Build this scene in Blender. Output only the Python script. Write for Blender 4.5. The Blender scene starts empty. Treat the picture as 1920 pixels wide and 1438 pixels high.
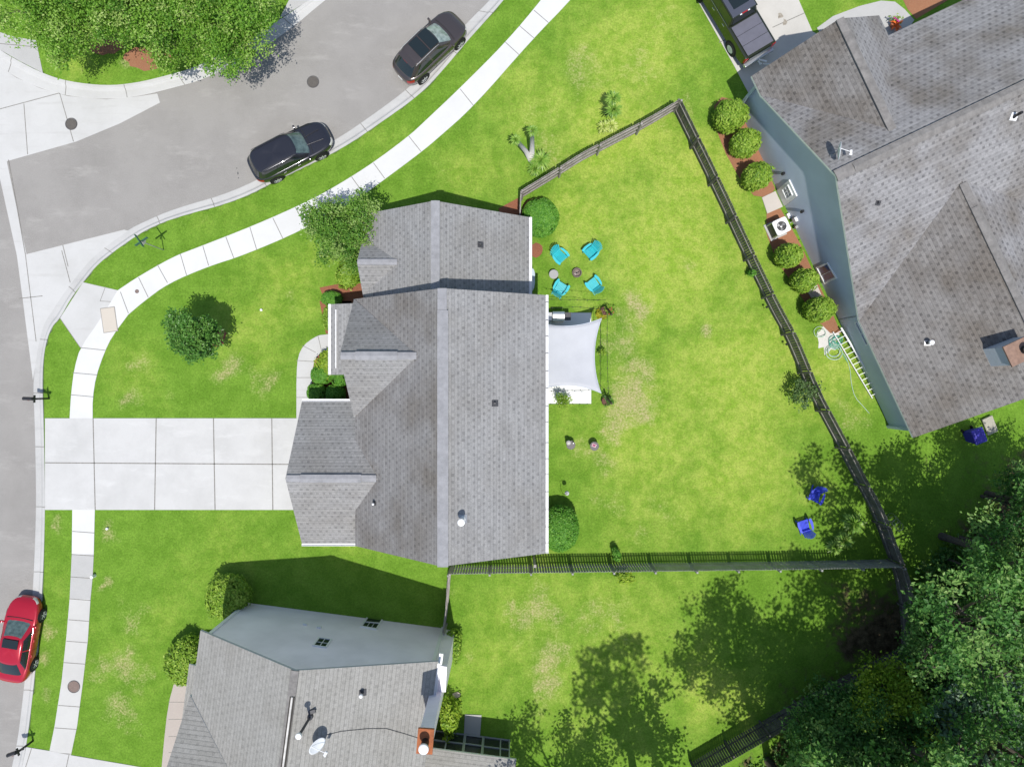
import bpy, bmesh, math, random
import numpy as np
from mathutils import Vector, Matrix
random.seed(7)
rng = np.random.default_rng(7)
R = math.radians
C = bpy.context.scene.collection
S = bpy.context.scene
# ------------------------------------------------------------------ camera / light
H = 40.8
F = 1346.0
cam = bpy.data.cameras.new('camera'); camo = bpy.data.objects.new('camera', cam); C.objects.link(camo)
cam.sensor_width = 36; cam.lens = 36 * F / 1920; cam.clip_start = .5; cam.clip_end = 3000
camo.location = (0, 0, H); S.camera = camo
SH = Vector((-2.0, 11.6)) / 33.0            # shadow shift in metres per metre of height
el = math.atan(1 / SH.length)
world = bpy.data.worlds.new('World'); S.world = world; world.use_nodes = True
wn = world.node_tree.nodes; wl = world.node_tree.links
bg = wn['Background']; sky = wn.new('ShaderNodeTexSky'); sky.sky_type = 'NISHITA'; sky.sun_disc = False
sky.sun_elevation = el
sdir = Vector((-SH.x, -SH.y, 1)).normalized()           # towards the sun
sky.sun_rotation = math.atan2(sdir.x, sdir.y)
wl.new(sky.outputs[0], bg.inputs[0]); bg.inputs[1].default_value = .125
sun = bpy.data.lights.new('sun', 'SUN'); suno = bpy.data.objects.new('sun', sun); C.objects.link(suno)
sun.energy = 3.8; sun.angle = R(.5); sun.color = (1, .965, .91)
suno.rotation_euler = sdir.to_track_quat('Z', 'Y').to_euler()
S.view_settings.view_transform = 'Standard'; S.view_settings.look = 'None'
S.view_settings.exposure = .2; S.view_settings.gamma = 1

# ------------------------------------------------------------------ helpers
def P(px, py, z=0.0):
    k = (H - z) / F
    return Vector(((px - 960) * k, (719 - py) * k, z))
def ray(px, py, p0, n):                       # the spot on a real wall plane seen at a photo pixel
    o = Vector((0, 0, H)); d = Vector(((px - 960) / F, (719 - py) / F, -1)); n = Vector(n)
    return o + d * ((Vector(p0) - o).dot(n) / d.dot(n))

MATS = {}
def nt(name):
    m = bpy.data.materials.new(name); m.use_nodes = True; t = m.node_tree
    return m, t.nodes, t.links, t.nodes['Principled BSDF']
def mat(name, col, rough=.6, metal=0, noise=0, nscale=4, bump=0, bscale=30, spec=.4, coat=0, col2=None, detail=5, stretch=None):
    if name in MATS: return MATS[name]
    m, n, l, b = nt(name)
    b.inputs['Roughness'].default_value = rough; b.inputs['Metallic'].default_value = metal
    b.inputs['Specular IOR Level'].default_value = spec; b.inputs['Coat Weight'].default_value = coat
    b.inputs['Base Color'].default_value = (*col, 1)
    tc = n.new('ShaderNodeTexCoord'); src = tc.outputs['Object']
    if stretch:
        mp = n.new('ShaderNodeMapping'); mp.inputs['Scale'].default_value = stretch; l.new(src, mp.inputs[0]); src = mp.outputs[0]
    if noise:
        t = n.new('ShaderNodeTexNoise'); t.inputs['Scale'].default_value = nscale; t.inputs['Detail'].default_value = detail
        t.inputs['Roughness'].default_value = .65; l.new(src, t.inputs[0])
        r = n.new('ShaderNodeValToRGB'); r.color_ramp.elements[0].position = .3; r.color_ramp.elements[1].position = .7
        a = [c * (1 - noise) for c in col]; c2 = col2 or [min(1, c * (1 + noise)) for c in col]
        r.color_ramp.elements[0].color = (*a, 1); r.color_ramp.elements[1].color = (*c2, 1)
        l.new(t.outputs[0], r.inputs[0]); l.new(r.outputs[0], b.inputs['Base Color'])
    if bump:
        t = n.new('ShaderNodeTexNoise'); t.inputs['Scale'].default_value = bscale; l.new(src, t.inputs[0])
        bb = n.new('ShaderNodeBump'); bb.inputs['Strength'].default_value = bump; bb.inputs['Distance'].default_value = .02
        l.new(t.outputs[0], bb.inputs['Height']); l.new(bb.outputs[0], b.inputs['Normal'])
    MATS[name] = m; return m

def tag(o, label=None, cat=None, group=None, kind=None):
    if label: o['label'] = label
    if cat: o['category'] = cat
    if group: o['group'] = group
    if kind: o['kind'] = kind
    return o
def thing(name, label, cat, loc=(0, 0, 0), rz=0, group=None):
    o = bpy.data.objects.new(name, None); C.objects.link(o); o.location = loc; o.rotation_euler = (0, 0, rz)
    o.empty_display_size = .2
    return tag(o, label, cat, group)
class MB:
    """collects verts/faces, builds one mesh object"""
    def __init__(s): s.v = []; s.f = []; s.mi = []
    def add(s, vs, fs, mi=0):
        b = len(s.v); s.v += [tuple(v) for v in vs]; s.f += [tuple(b + i for i in f) for f in fs]; s.mi += [mi] * len(fs); return s
    def box(s, c, d, rz=0, M=None, mi=0, taper=1):
        x, y, z = d[0] / 2, d[1] / 2, d[2] / 2
        vs = []
        for k in (-1, 1):
            q = taper if k > 0 else 1
            vs += [Vector((-x * q, -y * q, k * z)), Vector((x * q, -y * q, k * z)), Vector((x * q, y * q, k * z)), Vector((-x * q, y * q, k * z))]
        Rm = M if M is not None else Matrix.Rotation(rz, 3, 'Z')
        vs = [Rm @ v + Vector(c) for v in vs]
        return s.add(vs, [(3, 2, 1, 0), (4, 5, 6, 7), (0, 1, 5, 4), (1, 2, 6, 5), (2, 3, 7, 6), (3, 0, 4, 7)], mi)
    def bar(s, a, b, w, h, mi=0, up=(0, 0, 1)):
        a = Vector(a); b = Vector(b); d = b - a; L = d.length; x = d.normalized(); u = Vector(up)
        y = u.cross(x)
        if y.length < 1e-4: y = Vector((0, 1, 0)).cross(x)
        y.normalize(); z = x.cross(y)
        M = Matrix((x, y, z)).transposed()
        return s.box((a + b) / 2, (L, w, h), M=M, mi=mi)
    def tube(s, pts, r, n=8, mi=0, cap=True):
        pts = [Vector(p) for p in pts]; rs = r if isinstance(r, (list, tuple)) else [r] * len(pts)
        rings = []; ref = Vector((.3, .2, 1)).normalized()
        for i, p in enumerate(pts):
            t = (pts[min(i + 1, len(pts) - 1)] - pts[max(i - 1, 0)]).normalized()
            a = t.cross(ref)
            if a.length < .05: a = t.cross(Vector((1, 0, 0)))
            a.normalize(); b = t.cross(a)
            rings.append([p + (a * math.cos(2 * math.pi * k / n) + b * math.sin(2 * math.pi * k / n)) * rs[i] for k in range(n)])
        vs = [v for g in rings for v in g]; fs = []
        for i in range(len(pts) - 1):
            for k in range(n):
                k2 = (k + 1) % n; fs.append((i * n + k, i * n + k2, (i + 1) * n + k2, (i + 1) * n + k))
        if cap: fs += [tuple(range(n)), tuple((len(pts) - 1) * n + k for k in reversed(range(n)))]
        return s.add(vs, fs, mi)
    def lathe(s, c, prof, n=24, mi=0, M=None):
        c = Vector(c); vs = []; M = M or Matrix.Identity(3)
        for r, z in prof:
            for k in range(n):
                a = 2 * math.pi * k / n; vs.append(c + M @ Vector((r * math.cos(a), r * math.sin(a), z)))
        fs = [(i * n + k, i * n + (k + 1) % n, (i + 1) * n + (k + 1) % n, (i + 1) * n + k) for i in range(len(prof) - 1) for k in range(n)]
        fs += [tuple(reversed(range(n))), tuple((len(prof) - 1) * n + k for k in range(n))]
        return s.add(vs, fs, mi)
    def prism(s, pts, z0, z1, mi=0, mside=None):
        n = len(pts); a = sum(pts[i][0] * pts[(i + 1) % n][1] - pts[(i + 1) % n][0] * pts[i][1] for i in range(n))
        if a < 0: pts = pts[::-1]
        vs = [(p[0], p[1], z0) for p in pts] + [(p[0], p[1], z1) for p in pts]
        s.add(vs, [tuple(range(n, 2 * n))], mi)
        s.add(vs, [tuple(reversed(range(n)))] + [(i, (i + 1) % n, n + (i + 1) % n, n + i) for i in range(n)], mi if mside is None else mside)
        return s
    def build(s, name, m, parent=None, smooth=False, bevel=0, loc=None):
        me = bpy.data.meshes.new(name); me.from_pydata(s.v, [], s.f)
        ms = m if isinstance(m, (list, tuple)) else [m]
        for q in ms: me.materials.append(q)
        me.polygons.foreach_set('material_index', s.mi)
        if smooth: me.polygons.foreach_set('use_smooth', [True] * len(s.f))
        me.update(); me.validate()
        o = bpy.data.objects.new(name, me); C.objects.link(o)
        if parent: o.parent = parent
        if loc is not None: o.location = loc
        if bevel:
            b = o.modifiers.new('bevel', 'BEVEL'); b.width = bevel; b.segments = 2; b.limit_method = 'ANGLE'; b.angle_limit = R(40)
        return o
def struct(name, mb, m, **k):
    o = mb.build(name, m, **k); o['kind'] = 'structure'; return o
def children(o): return [c for c in bpy.data.objects if c.parent == o]
def copy_tree(o, parent=None):
    c = o.copy(); C.objects.link(c)
    if parent: c.parent = parent
    for ch in children(o): copy_tree(ch, c)
    return c
def inpoly(x, y, poly):
    ins = np.zeros(np.shape(x), bool); n = len(poly)
    for i in range(n):
        x1, y1 = poly[i][:2]; x2, y2 = poly[(i + 1) % n][:2]
        c = ((y1 > y) != (y2 > y)) & (x < (x2 - x1) * (y - y1) / ((y2 - y1) if y2 != y1 else 1e-9) + x1)
        ins ^= c
    return ins
def smoothpoly(pts, it=2):                     # corner cutting on an open line
    for _ in range(it):
        o = [pts[0]]
        for a, b in zip(pts[:-1], pts[1:]):
            o += [tuple(.75 * a[i] + .25 * b[i] for i in range(len(a))), tuple(.25 * a[i] + .75 * b[i] for i in range(len(a)))]
        o.append(pts[-1]); pts = o
    return pts

# ------------------------------------------------------------------ materials of the setting
def m_lawn():
    m, n, l, b = nt('lawn_grass')
    geo = n.new('ShaderNodeNewGeometry'); at = n.new('ShaderNodeAttribute'); at.attribute_name = 'zones'
    sep = n.new('ShaderNodeSeparateColor'); l.new(at.outputs['Color'], sep.inputs[0])
    def noise(sc, det=4, rough=.6):
        t = n.new('ShaderNodeTexNoise'); t.inputs['Scale'].default_value = sc; t.inputs['Detail'].default_value = det
        t.inputs['Roughness'].default_value = rough; l.new(geo.outputs['Position'], t.inputs[0]); return t.outputs[0]
    def math_(op, a, c, d=None):
        t = n.new('ShaderNodeMath'); t.operation = op; t.use_clamp = False
        for i, q in enumerate((a, c)):
            if isinstance(q, (int, float)): t.inputs[i].default_value = q
            else: l.new(q, t.inputs[i])
        return t.outputs[0]
    def ramp(x, a, c):
        t = n.new('ShaderNodeMapRange'); t.inputs[1].default_value = a; t.inputs[2].default_value = c; t.interpolation_type = 'SMOOTHSTEP'
        l.new(x, t.inputs[0]); return t.outputs[0]
    def mix(f, a, c):
        t = n.new('ShaderNodeMix'); t.data_type = 'RGBA'
        if isinstance(f, (int, float)): t.inputs[0].default_value = f
        else: l.new(f, t.inputs[0])
        for i, q in ((6, a), (7, c)):
            if isinstance(q, tuple): t.inputs[i].default_value = (*q, 1)
            else: l.new(q, t.inputs[i])
        return t.outputs[2]
    big = noise(.22, 5, .6); mid = noise(.9, 6, .7); fine = noise(9, 5, .75); vfine = noise(34, 3, .8); blot = noise(2.6, 6, .75)
    lush = mix(ramp(mid, .35, .65), (.108, .218, .020), (.145, .268, .030))
    yel = mix(ramp(math_('ADD', math_('MULTIPLY', blot, .6), math_('MULTIPLY', mid, .4)), .38, .62), (.20, .32, .032), (.315, .39, .07))
    fy = ramp(math_('ADD', math_('ADD', math_('MULTIPLY', sep.outputs[1], .7), math_('MULTIPLY', big, .5)), math_('ADD', math_('MULTIPLY', blot, .22), math_('MULTIPLY', mid, .25))), .55, 1.1)
    c = mix(fy, lush, yel)
    dry = mix(ramp(fine, .3, .7), (.27, .29, .085), (.40, .345, .19))
    fd = ramp(math_('ADD', math_('MULTIPLY', sep.outputs[0], .52), math_('ADD', math_('MULTIPLY', blot, .5), math_('MULTIPLY', fine, .62))), .78, 1.18)
    c = mix(fd, c, dry)
    soil = mix(ramp(blot, .35, .65), (.035, .026, .014), (.13, .1, .055))
    fs = ramp(math_('ADD', sep.outputs[2], math_('MULTIPLY', math_('SUBTRACT', blot, .5), .9)), .35, .65)
    c = mix(fs, c, soil)
    # blades: small scale light and dark of the grass itself
    g = math_('ADD', math_('MULTIPLY', ramp(vfine, .3, .7), .40), math_('MULTIPLY', ramp(fine, .3, .7), .42))
    g = math_('ADD', g, .62)
    t = n.new('ShaderNodeVectorMath'); t.operation = 'SCALE'; l.new(c, t.inputs[0]); l.new(g, t.inputs['Scale'])
    l.new(t.outputs[0], b.inputs['Base Color'])
    b.inputs['Roughness'].default_value = .9; b.inputs['Specular IOR Level'].default_value = .1
    bp = n.new('ShaderNodeBump'); bp.inputs['Strength'].default_value = .5; bp.inputs['Distance'].default_value = .05
    l.new(vfine, bp.inputs['Height']); l.new(bp.outputs[0], b.inputs['Normal'])
    return m
def m_ground(name, base, stain, speck, amt=.5, fine_amt=.3, streak=None, rough=.9):
    m, n, l, b = nt(name)
    geo = n.new('ShaderNodeNewGeometry')
    def noise(sc, det, st=None):
        t = n.new('ShaderNodeTexNoise'); t.inputs['Scale'].default_value = sc; t.inputs['Detail'].default_value = det; t.inputs['Roughness'].default_value = .7
        s_ = geo.outputs['Position']
        if st:
            mp = n.new('ShaderNodeMapping'); mp.inputs['Scale'].default_value = st[0]; mp.inputs['Rotation'].default_value = st[1]; l.new(s_, mp.inputs[0]); s_ = mp.outputs[0]
        l.new(s_, t.inputs[0]); return t.outputs[0]
    def ramp(x, a, c):
        t = n.new('ShaderNodeMapRange'); t.inputs[1].default_value = a; t.inputs[2].default_value = c; l.new(x, t.inputs[0]); return t.outputs[0]
    def mix(f, a, c):
        t = n.new('ShaderNodeMix'); t.data_type = 'RGBA'; l.new(f, t.inputs[0])
        for i, q in ((6, a), (7, c)):
            if isinstance(q, tuple): t.inputs[i].default_value = (*q, 1)
            else: l.new(q, t.inputs[i])
        return t.outputs[2]
    def scl(f, k):
        t = n.new('ShaderNodeMath'); t.operation = 'MULTIPLY'; l.new(f, t.inputs[0]); t.inputs[1].default_value = k; return t.outputs[0]
    c = mix(scl(ramp(noise(.35, 6), .42, .7), amt), base, stain)
    if streak: c = mix(scl(ramp(noise(1.0, 5, streak[1]), .55, .75), streak[2]), c, streak[0])
    c = mix(scl(ramp(noise(26, 3), .45, .7), fine_amt), c, speck)
    l.new(c, b.inputs['Base Color']); b.inputs['Roughness'].default_value = rough; b.inputs['Specular IOR Level'].default_value = .2
    bp = n.new('ShaderNodeBump'); bp.inputs['Strength'].default_value = .25; bp.inputs['Distance'].default_value = .01
    l.new(noise(60, 2), bp.inputs['Height']); l.new(bp.outputs[0], b.inputs['Normal'])
    return m
def m_shingle(name, ca, cb, stain, samt=.5, w=.33, h=.15, dark=None, tab=.55, line=.74):
    m, n, l, b = nt(name)
    uv = n.new('ShaderNodeUVMap'); geo = n.new('ShaderNodeNewGeometry')
    def brick(bw, rh, off):
        br = n.new('ShaderNodeTexBrick'); l.new(uv.outputs[0], br.inputs[0]); br.offset = off; br.offset_frequency = 2
        br.inputs['Color1'].default_value = (0, 0, 0, 1); br.inputs['Color2'].default_value = (1, 1, 1, 1); br.inputs['Mortar'].default_value = (.5, .5, .5, 1)
        br.inputs['Scale'].default_value = 1; br.inputs['Mortar Size'].default_value = 0; br.inputs['Brick Width'].default_value = bw; br.inputs['Row Height'].default_value = rh
        return br.outputs[0]
    def mth(op, a, b_=0.0):
        t = n.new('ShaderNodeMath'); t.operation = op
        for i, q in enumerate((a, b_)):
            if isinstance(q, (int, float)): t.inputs[i].default_value = q
            else: l.new(q, t.inputs[i])
        return t.outputs[0]
    s0 = n.new('ShaderNodeSeparateXYZ'); l.new(uv.outputs[0], s0.inputs[0])
    vr = mth('DIVIDE', s0.outputs[1], h * 1.6); row = mth('FLOOR', vr)
    uu = mth('FRACT', mth('ADD', mth('DIVIDE', s0.outputs[0], w * .9), mth('MULTIPLY', row, .43)))
    dot = mth('MULTIPLY', mth('LESS_THAN', uu, .42), mth('LESS_THAN', mth('FRACT', vr), .5))
    dot = mth('MULTIPLY', dot, mth('ADD', mth('MULTIPLY', brick(w * .9, h * 1.6, .43), .75), .25))
    r1 = n.new('ShaderNodeMix'); r1.data_type = 'RGBA'; l.new(dot, r1.inputs[0]); r1.inputs[6].default_value = (1, 1, 1, 1); r1.inputs[7].default_value = (.45, .45, .46, 1)
    r2 = n.new('ShaderNodeValToRGB'); r2.color_ramp.elements[0].color = (*ca, 1); r2.color_ramp.elements[1].color = (*cb, 1); l.new(brick(w * 1.7, h, .37), r2.inputs[0])
    # the shadow line under each course
    sy = n.new('ShaderNodeSeparateXYZ'); l.new(uv.outputs[0], sy.inputs[0])
    dv0 = n.new('ShaderNodeMath'); dv0.operation = 'DIVIDE'; l.new(sy.outputs[1], dv0.inputs[0]); dv0.inputs[1].default_value = h
    fr0 = n.new('ShaderNodeMath'); fr0.operation = 'FRACT'; l.new(dv0.outputs[0], fr0.inputs[0])
    ln = n.new('ShaderNodeMapRange'); ln.inputs[1].default_value = 0; ln.inputs[2].default_value = .22; ln.inputs[3].default_value = line; ln.inputs[4].default_value = 1; l.new(fr0.outputs[0], ln.inputs[0])
    mu0 = n.new('ShaderNodeMix'); mu0.data_type = 'RGBA'; mu0.blend_type = 'MULTIPLY'; mu0.inputs[0].default_value = tab
    l.new(r2.outputs[0], mu0.inputs[6]); l.new(r1.outputs[2], mu0.inputs[7])
    mu = n.new('ShaderNodeMix'); mu.data_type = 'RGBA'; mu.blend_type = 'MULTIPLY'; mu.inputs[0].default_value = 1
    l.new(mu0.outputs[2], mu.inputs[6]); l.new(ln.outputs[0], mu.inputs[7])
    t = n.new('ShaderNodeTexNoise'); t.inputs['Scale'].default_value = .45; t.inputs['Detail'].default_value = 5; l.new(geo.outputs['Position'], t.inputs[0])
    r = n.new('ShaderNodeMapRange'); r.inputs[1].default_value = .42; r.inputs[2].default_value = .68; r.inputs[4].default_value = samt; l.new(t.outputs[0], r.inputs[0])
    mx = n.new('ShaderNodeMix'); mx.data_type = 'RGBA'; l.new(r.outputs[0], mx.inputs[0]); l.new(mu.outputs[2], mx.inputs[6])
    sm = n.new('ShaderNodeMix'); sm.data_type = 'RGBA'; sm.blend_type = 'MULTIPLY'; sm.inputs[0].default_value = 1
    l.new(mu.outputs[2], sm.inputs[6]); sm.inputs[7].default_value = (*stain, 1); l.new(sm.outputs[2], mx.inputs[7])
    # granules
    g = n.new('ShaderNodeTexNoise'); g.inputs['Scale'].default_value = 22; g.inputs['Detail'].default_value = 4; l.new(geo.outputs['Position'], g.inputs[0])
    gr = n.new('ShaderNodeMapRange'); gr.inputs[1].default_value = .3; gr.inputs[2].default_value = .7; gr.inputs[3].default_value = .84; gr.inputs[4].default_value = 1.16; l.new(g.outputs[0], gr.inputs[0])
    sc = n.new('ShaderNodeVectorMath'); sc.operation = 'SCALE'; l.new(mx.outputs[2], sc.inputs[0]); l.new(gr.outputs[0], sc.inputs['Scale'])
    l.new(sc.outputs[0], b.inputs['Base Color']); b.inputs['Roughness'].default_value = .92; b.inputs['Specular IOR Level'].default_value = .15
    # each course laps the one below: a saw tooth in height up the slope
    sx = n.new('ShaderNodeSeparateXYZ'); l.new(uv.outputs[0], sx.inputs[0])
    dv = n.new('ShaderNodeMath'); dv.operation = 'DIVIDE'; l.new(sx.outputs[1], dv.inputs[0]); dv.inputs[1].default_value = h
    fr = n.new('ShaderNodeMath'); fr.operation = 'FRACT'; l.new(dv.outputs[0], fr.inputs[0])
    bp = n.new('ShaderNodeBump'); bp.invert = True; bp.inputs['Strength'].default_value = .5; bp.inputs['Distance'].default_value = .02
    l.new(fr.outputs[0], bp.inputs['Height']); l.new(bp.outputs[0], b.inputs['Normal'])
    return m
def m_siding(name, col, pitch=.15):
    m, n, l, b = nt(name)
    geo = n.new('ShaderNodeNewGeometry'); sx = n.new('ShaderNodeSeparateXYZ'); l.new(geo.outputs['Position'], sx.inputs[0])
    dv = n.new('ShaderNodeMath'); dv.operation = 'DIVIDE'; l.new(sx.outputs[2], dv.inputs[0]); dv.inputs[1].default_value = pitch
    fr = n.new('ShaderNodeMath'); fr.operation = 'FRACT'; l.new(dv.outputs[0], fr.inputs[0])
    t = n.new('ShaderNodeTexNoise'); t.inputs['Scale'].default_value = .6; t.inputs['Detail'].default_value = 4; l.new(geo.outputs['Position'], t.inputs[0])
    r = n.new('ShaderNodeValToRGB'); r.color_ramp.elements[0].position = .35; r.color_ramp.elements[1].position = .65
    r.color_ramp.elements[0].color = (*[c * .88 for c in col], 1); r.color_ramp.elements[1].color = (*col, 1); l.new(t.outputs[0], r.inputs[0])
    lt = n.new('ShaderNodeMapRange'); lt.inputs[1].default_value = .88; lt.inputs[2].default_value = 1.0; lt.inputs[3].default_value = 1; lt.inputs[4].default_value = .7; l.new(fr.outputs[0], lt.inputs[0])
    sc = n.new('ShaderNodeVectorMath'); sc.operation = 'SCALE'; l.new(r.outputs[0], sc.inputs[0]); l.new(lt.outputs[0], sc.inputs['Scale'])
    l.new(sc.outputs[0], b.inputs['Base Color']); b.inputs['Roughness'].default_value = .55
    bp = n.new('ShaderNodeBump'); bp.invert = True; bp.inputs['Strength'].default_value = .6; bp.inputs['Distance'].default_value = .02
    l.new(fr.outputs[0], bp.inputs['Height']); l.new(bp.outputs[0], b.inputs['Normal'])
    return m
def m_leaf(name, cols, trans=.25, rough=.5):
    m, n, l, b = nt(name)
    at = n.new('ShaderNodeAttribute'); at.attribute_name = 'leaf'
    r = n.new('ShaderNodeValToRGB')
    while len(r.color_ramp.elements) < len(cols): r.color_ramp.elements.new(.5)
    for i, c in enumerate(cols):
        r.color_ramp.elements[i].position = i / (len(cols) - 1); r.color_ramp.elements[i].color = (*c, 1)
    l.new(at.outputs['Fac'], r.inputs[0]); l.new(r.outputs[0], b.inputs['Base Color'])
    b.inputs['Roughness'].default_value = rough; b.inputs['Specular IOR Level'].default_value = .35
    tr = n.new('ShaderNodeBsdfTranslucent'); l.new(r.outputs[0], tr.inputs[0])
    mx = n.new('ShaderNodeMixShader'); mx.inputs[0].default_value = trans
    l.new(b.outputs[0], mx.inputs[1]); l.new(tr.outputs[0], mx.inputs[2]); l.new(mx.outputs[0], n['Material Output'].inputs[0])
    return m
def m_wood(name, ca, cb, pitch=None):
    m, n, l, b = nt(name)
    tc = n.new('ShaderNodeTexCoord'); geo = n.new('ShaderNodeNewGeometry')
    t = n.new('ShaderNodeTexNoise'); t.inputs['Scale'].default_value = 2.2; t.inputs['Detail'].default_value = 8; t.inputs['Roughness'].default_value = .8; l.new(geo.outputs['Position'], t.inputs[0])
    r = n.new('ShaderNodeValToRGB'); r.color_ramp.elements[0].position = .35; r.color_ramp.elements[1].position = .66
    r.color_ramp.elements[0].color = (*ca, 1); r.color_ramp.elements[1].color = (*cb, 1); l.new(t.outputs[0], r.inputs[0])
    oi = n.new('ShaderNodeAttribute'); oi.attribute_name = 'tint'
    sc = n.new('ShaderNodeVectorMath'); sc.operation = 'SCALE'; l.new(r.outputs[0], sc.inputs[0]); l.new(oi.outputs['Fac'], sc.inputs['Scale'])
    l.new(r.outputs[0], b.inputs['Base Color']); b.inputs['Roughness'].default_value = .9; b.inputs['Specular IOR Level'].default_value = .1
    return m
SH_BL = m_shingle('shaded_brown_shingles', (.175, .166, .158), (.222, .212, .203), (.66, .6, .53), .8, w=.40, h=.175, tab=.75)  # browner copy of the neighbour's shingles, west-slope shade put into its colour
LAWN = m_lawn()
ASPH = m_ground('asphalt', (.275, .262, .245), (.215, .204, .19), (.38, .365, .345), .8, .7, streak=((.36, .345, .322), ((.35, 1.0, 1), (0, 0, .5)), .8))
CONC = m_ground('concrete_paving', (.52, .515, .50), (.43, .425, .405), (.45, .445, .43), .7, .35, streak=((.40, .39, .37), ((.3, 2.6, 1), (0, 0, .5)), .55))
CONC_OLD = m_ground('grey_old_concrete', (.43, .425, .41), (.34, .335, .32), (.5, .5, .48), .6, .4)
CONC_W = m_ground('bright_concrete', (.62, .62, .605), (.54, .535, .52), (.56, .555, .54), .7, .3)
CURB = m_ground('kerb_concrete', (.47, .465, .45), (.36, .355, .34), (.55, .55, .53), .7, .4, streak=((.3, .3, .29), ((.3, 3, 1), (0, 0, 1.2)), .5))
JOINT = mat('joint_dirt', (.22, .21, .19), .95, noise=.3, nscale=8)
MULCH = m_ground('bark_mulch', (.24, .085, .045), (.13, .05, .03), (.38, .2, .12), .8, .7)
LITTER = m_ground('leaf_litter', (.10, .08, .05), (.05, .04, .028), (.28, .22, .15), .8, .5)
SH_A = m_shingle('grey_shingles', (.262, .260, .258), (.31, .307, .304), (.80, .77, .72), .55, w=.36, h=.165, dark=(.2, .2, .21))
SH_L = m_shingle('shaded_stained_grey_shingles', (.215, .208, .204), (.262, .255, .25), (.68, .63, .57), .85, w=.36, h=.165, dark=(.17, .165, .16))  # brown stain, plus the left slope's dimmer light painted into the base colour
SH_B = m_shingle('grey_blue_shingles', (.238, .234, .236), (.295, .290, .292), (.62, .57, .5), .9, w=.40, h=.175, tab=.8, dark=(.16, .16, .17))
SH_C = m_shingle('pale_warm_shingles', (.29, .283, .262), (.325, .317, .296), (.8, .78, .75), .4, w=.4, h=.2, tab=.3, line=.7, dark=(.24, .235, .22))
CAP = mat('ridge_cap_shingle', (.27, .27, .28), .9, noise=.18, nscale=3)
CAP_D = mat('dark_ridge_cap', (.20, .19, .18), .9, noise=.25, nscale=3)
WHITE = mat('white_trim', (.78, .78, .76), .5, noise=.05, nscale=2)
WHITEM = mat('white_painted_metal', (.8, .8, .8), .35, noise=.04, nscale=5)
SID_G = m_siding('grey_siding', (.95, .88, .93))
SID_B = m_siding('blue_grey_siding', (.50, .56, .66), .12)
SID_M = m_siding('light_siding', (.5, .5, .5))
GLASS = mat('dark_window_glass', (.02, .025, .03), .08, spec=.7)
BLACK = mat('black_metal', (.015, .015, .017), .5, noise=.2, nscale=9)
DARKG = mat('dark_grey_metal', (.06, .06, .065), .5, noise=.2, nscale=9)
GALV = mat('galvanised_metal', (.42, .42, .42), .4, metal=.6, noise=.15, nscale=9)
RUST = mat('rusty_cap_metal', (.32, .10, .035), .8, noise=.35, nscale=5)
BROWNM = mat('brown_weathered_cap', (.24, .15, .11), .75, noise=.25, nscale=4)
FWOOD = m_wood('weathered_fence_wood', (.22, .195, .18), (.42, .39, .37))
FWOOD_D = m_wood('dark_shaded_fence_wood', (.085, .08, .07), (.20, .19, .175))  # dark boards, the shade on their inner face is in the wood colour
BARK = mat('bark', (.085, .07, .055), .95, noise=.35, nscale=7, bump=.6, bscale=14)
BARK_P = mat('pale_bark', (.55, .52, .46), .9, noise=.15, nscale=9, bump=.4)

# ------------------------------------------------------------------ ground
PX = lambda L, z=0: [P(a, b, z) for a, b in L]
kerbO = [(5, 1620), (43, 1438), (52, 1395), (63, 1310), (75, 1190), (83, 1090), (87, 958), (86, 870), (84, 783), (82, 730), (83, 680), (89, 640), (100, 612), (115, 597), (135, 560), (158, 530), (180, 502), (205, 480), (253, 446), (283, 428), (333, 408), (447, 378), (533, 333), (639, 283), (720, 228), (787, 180), (830, 135), (873, 83), (910, 42), (947, 0), (1020, -90), (1150, -270)]
kerbI = [(-18, 1620), (22, 1438), (32, 1395), (43, 1310), (55, 1190), (63, 1090), (68, 958), (67, 870), (65, 783), (62, 730), (66, 680), (73, 640), (82, 606), (97, 583), (120, 548), (143, 518), (165, 491), (187, 471), (240, 431), (275, 414), (326, 392), (438, 360), (522, 316), (626, 266), (706, 211), (770, 163), (811, 119), (851, 70), (885, 34), (920, 0), (992, -90), (1120, -270)]
nkO = [(-420, -190), (-100, 20), (0, 95), (40, 118), (83, 140), (130, 155), (200, 163), (255, 158), (310, 145), (370, 128), (450, 88), (525, 40), (585, 0), (690, -90), (820, -260)]
nkI = [(-435, -165), (-112, 45), (-8, 119), (30, 146), (75, 166), (128, 181), (200, 187), (262, 181), (325, 165), (382, 150), (465, 108), (542, 58), (610, 0), (715, -80), (850, -250)]
kO, kI = smoothpoly(kerbO), smoothpoly(kerbI); nO, nI = smoothpoly(nkO), smoothpoly(nkI)
midS = [(a[0] * .88 + b[0] * .12, a[1] * .88 + b[1] * .12) for a, b in zip(kO, kI)]
midN = [(a[0] * .88 + b[0] * .12, a[1] * .88 + b[1] * .12) for a, b in zip(nO, nI)]
roadpoly = midS + midN[::-1] + [(-1500, -190), (-1500, 1620)]
def axis(lo, hi, st, far):
    a = list(np.arange(lo, hi + st / 2, st))
    return np.array([-v for v in far[::-1]] + a + list(far))
gx = axis(-36, 36, .25, [42, 60, 100, 220, 600]); gy = axis(-30, 30, .25, [36, 50, 90, 220, 600])
GX, GY = np.meshgrid(gx, gy)
PXX = GX * F / H + 960; PYY = 719 - GY * F / H
road = inpoly(PXX, PYY, roadpoly)
GZ = np.where(road, -.06, .10)
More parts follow.
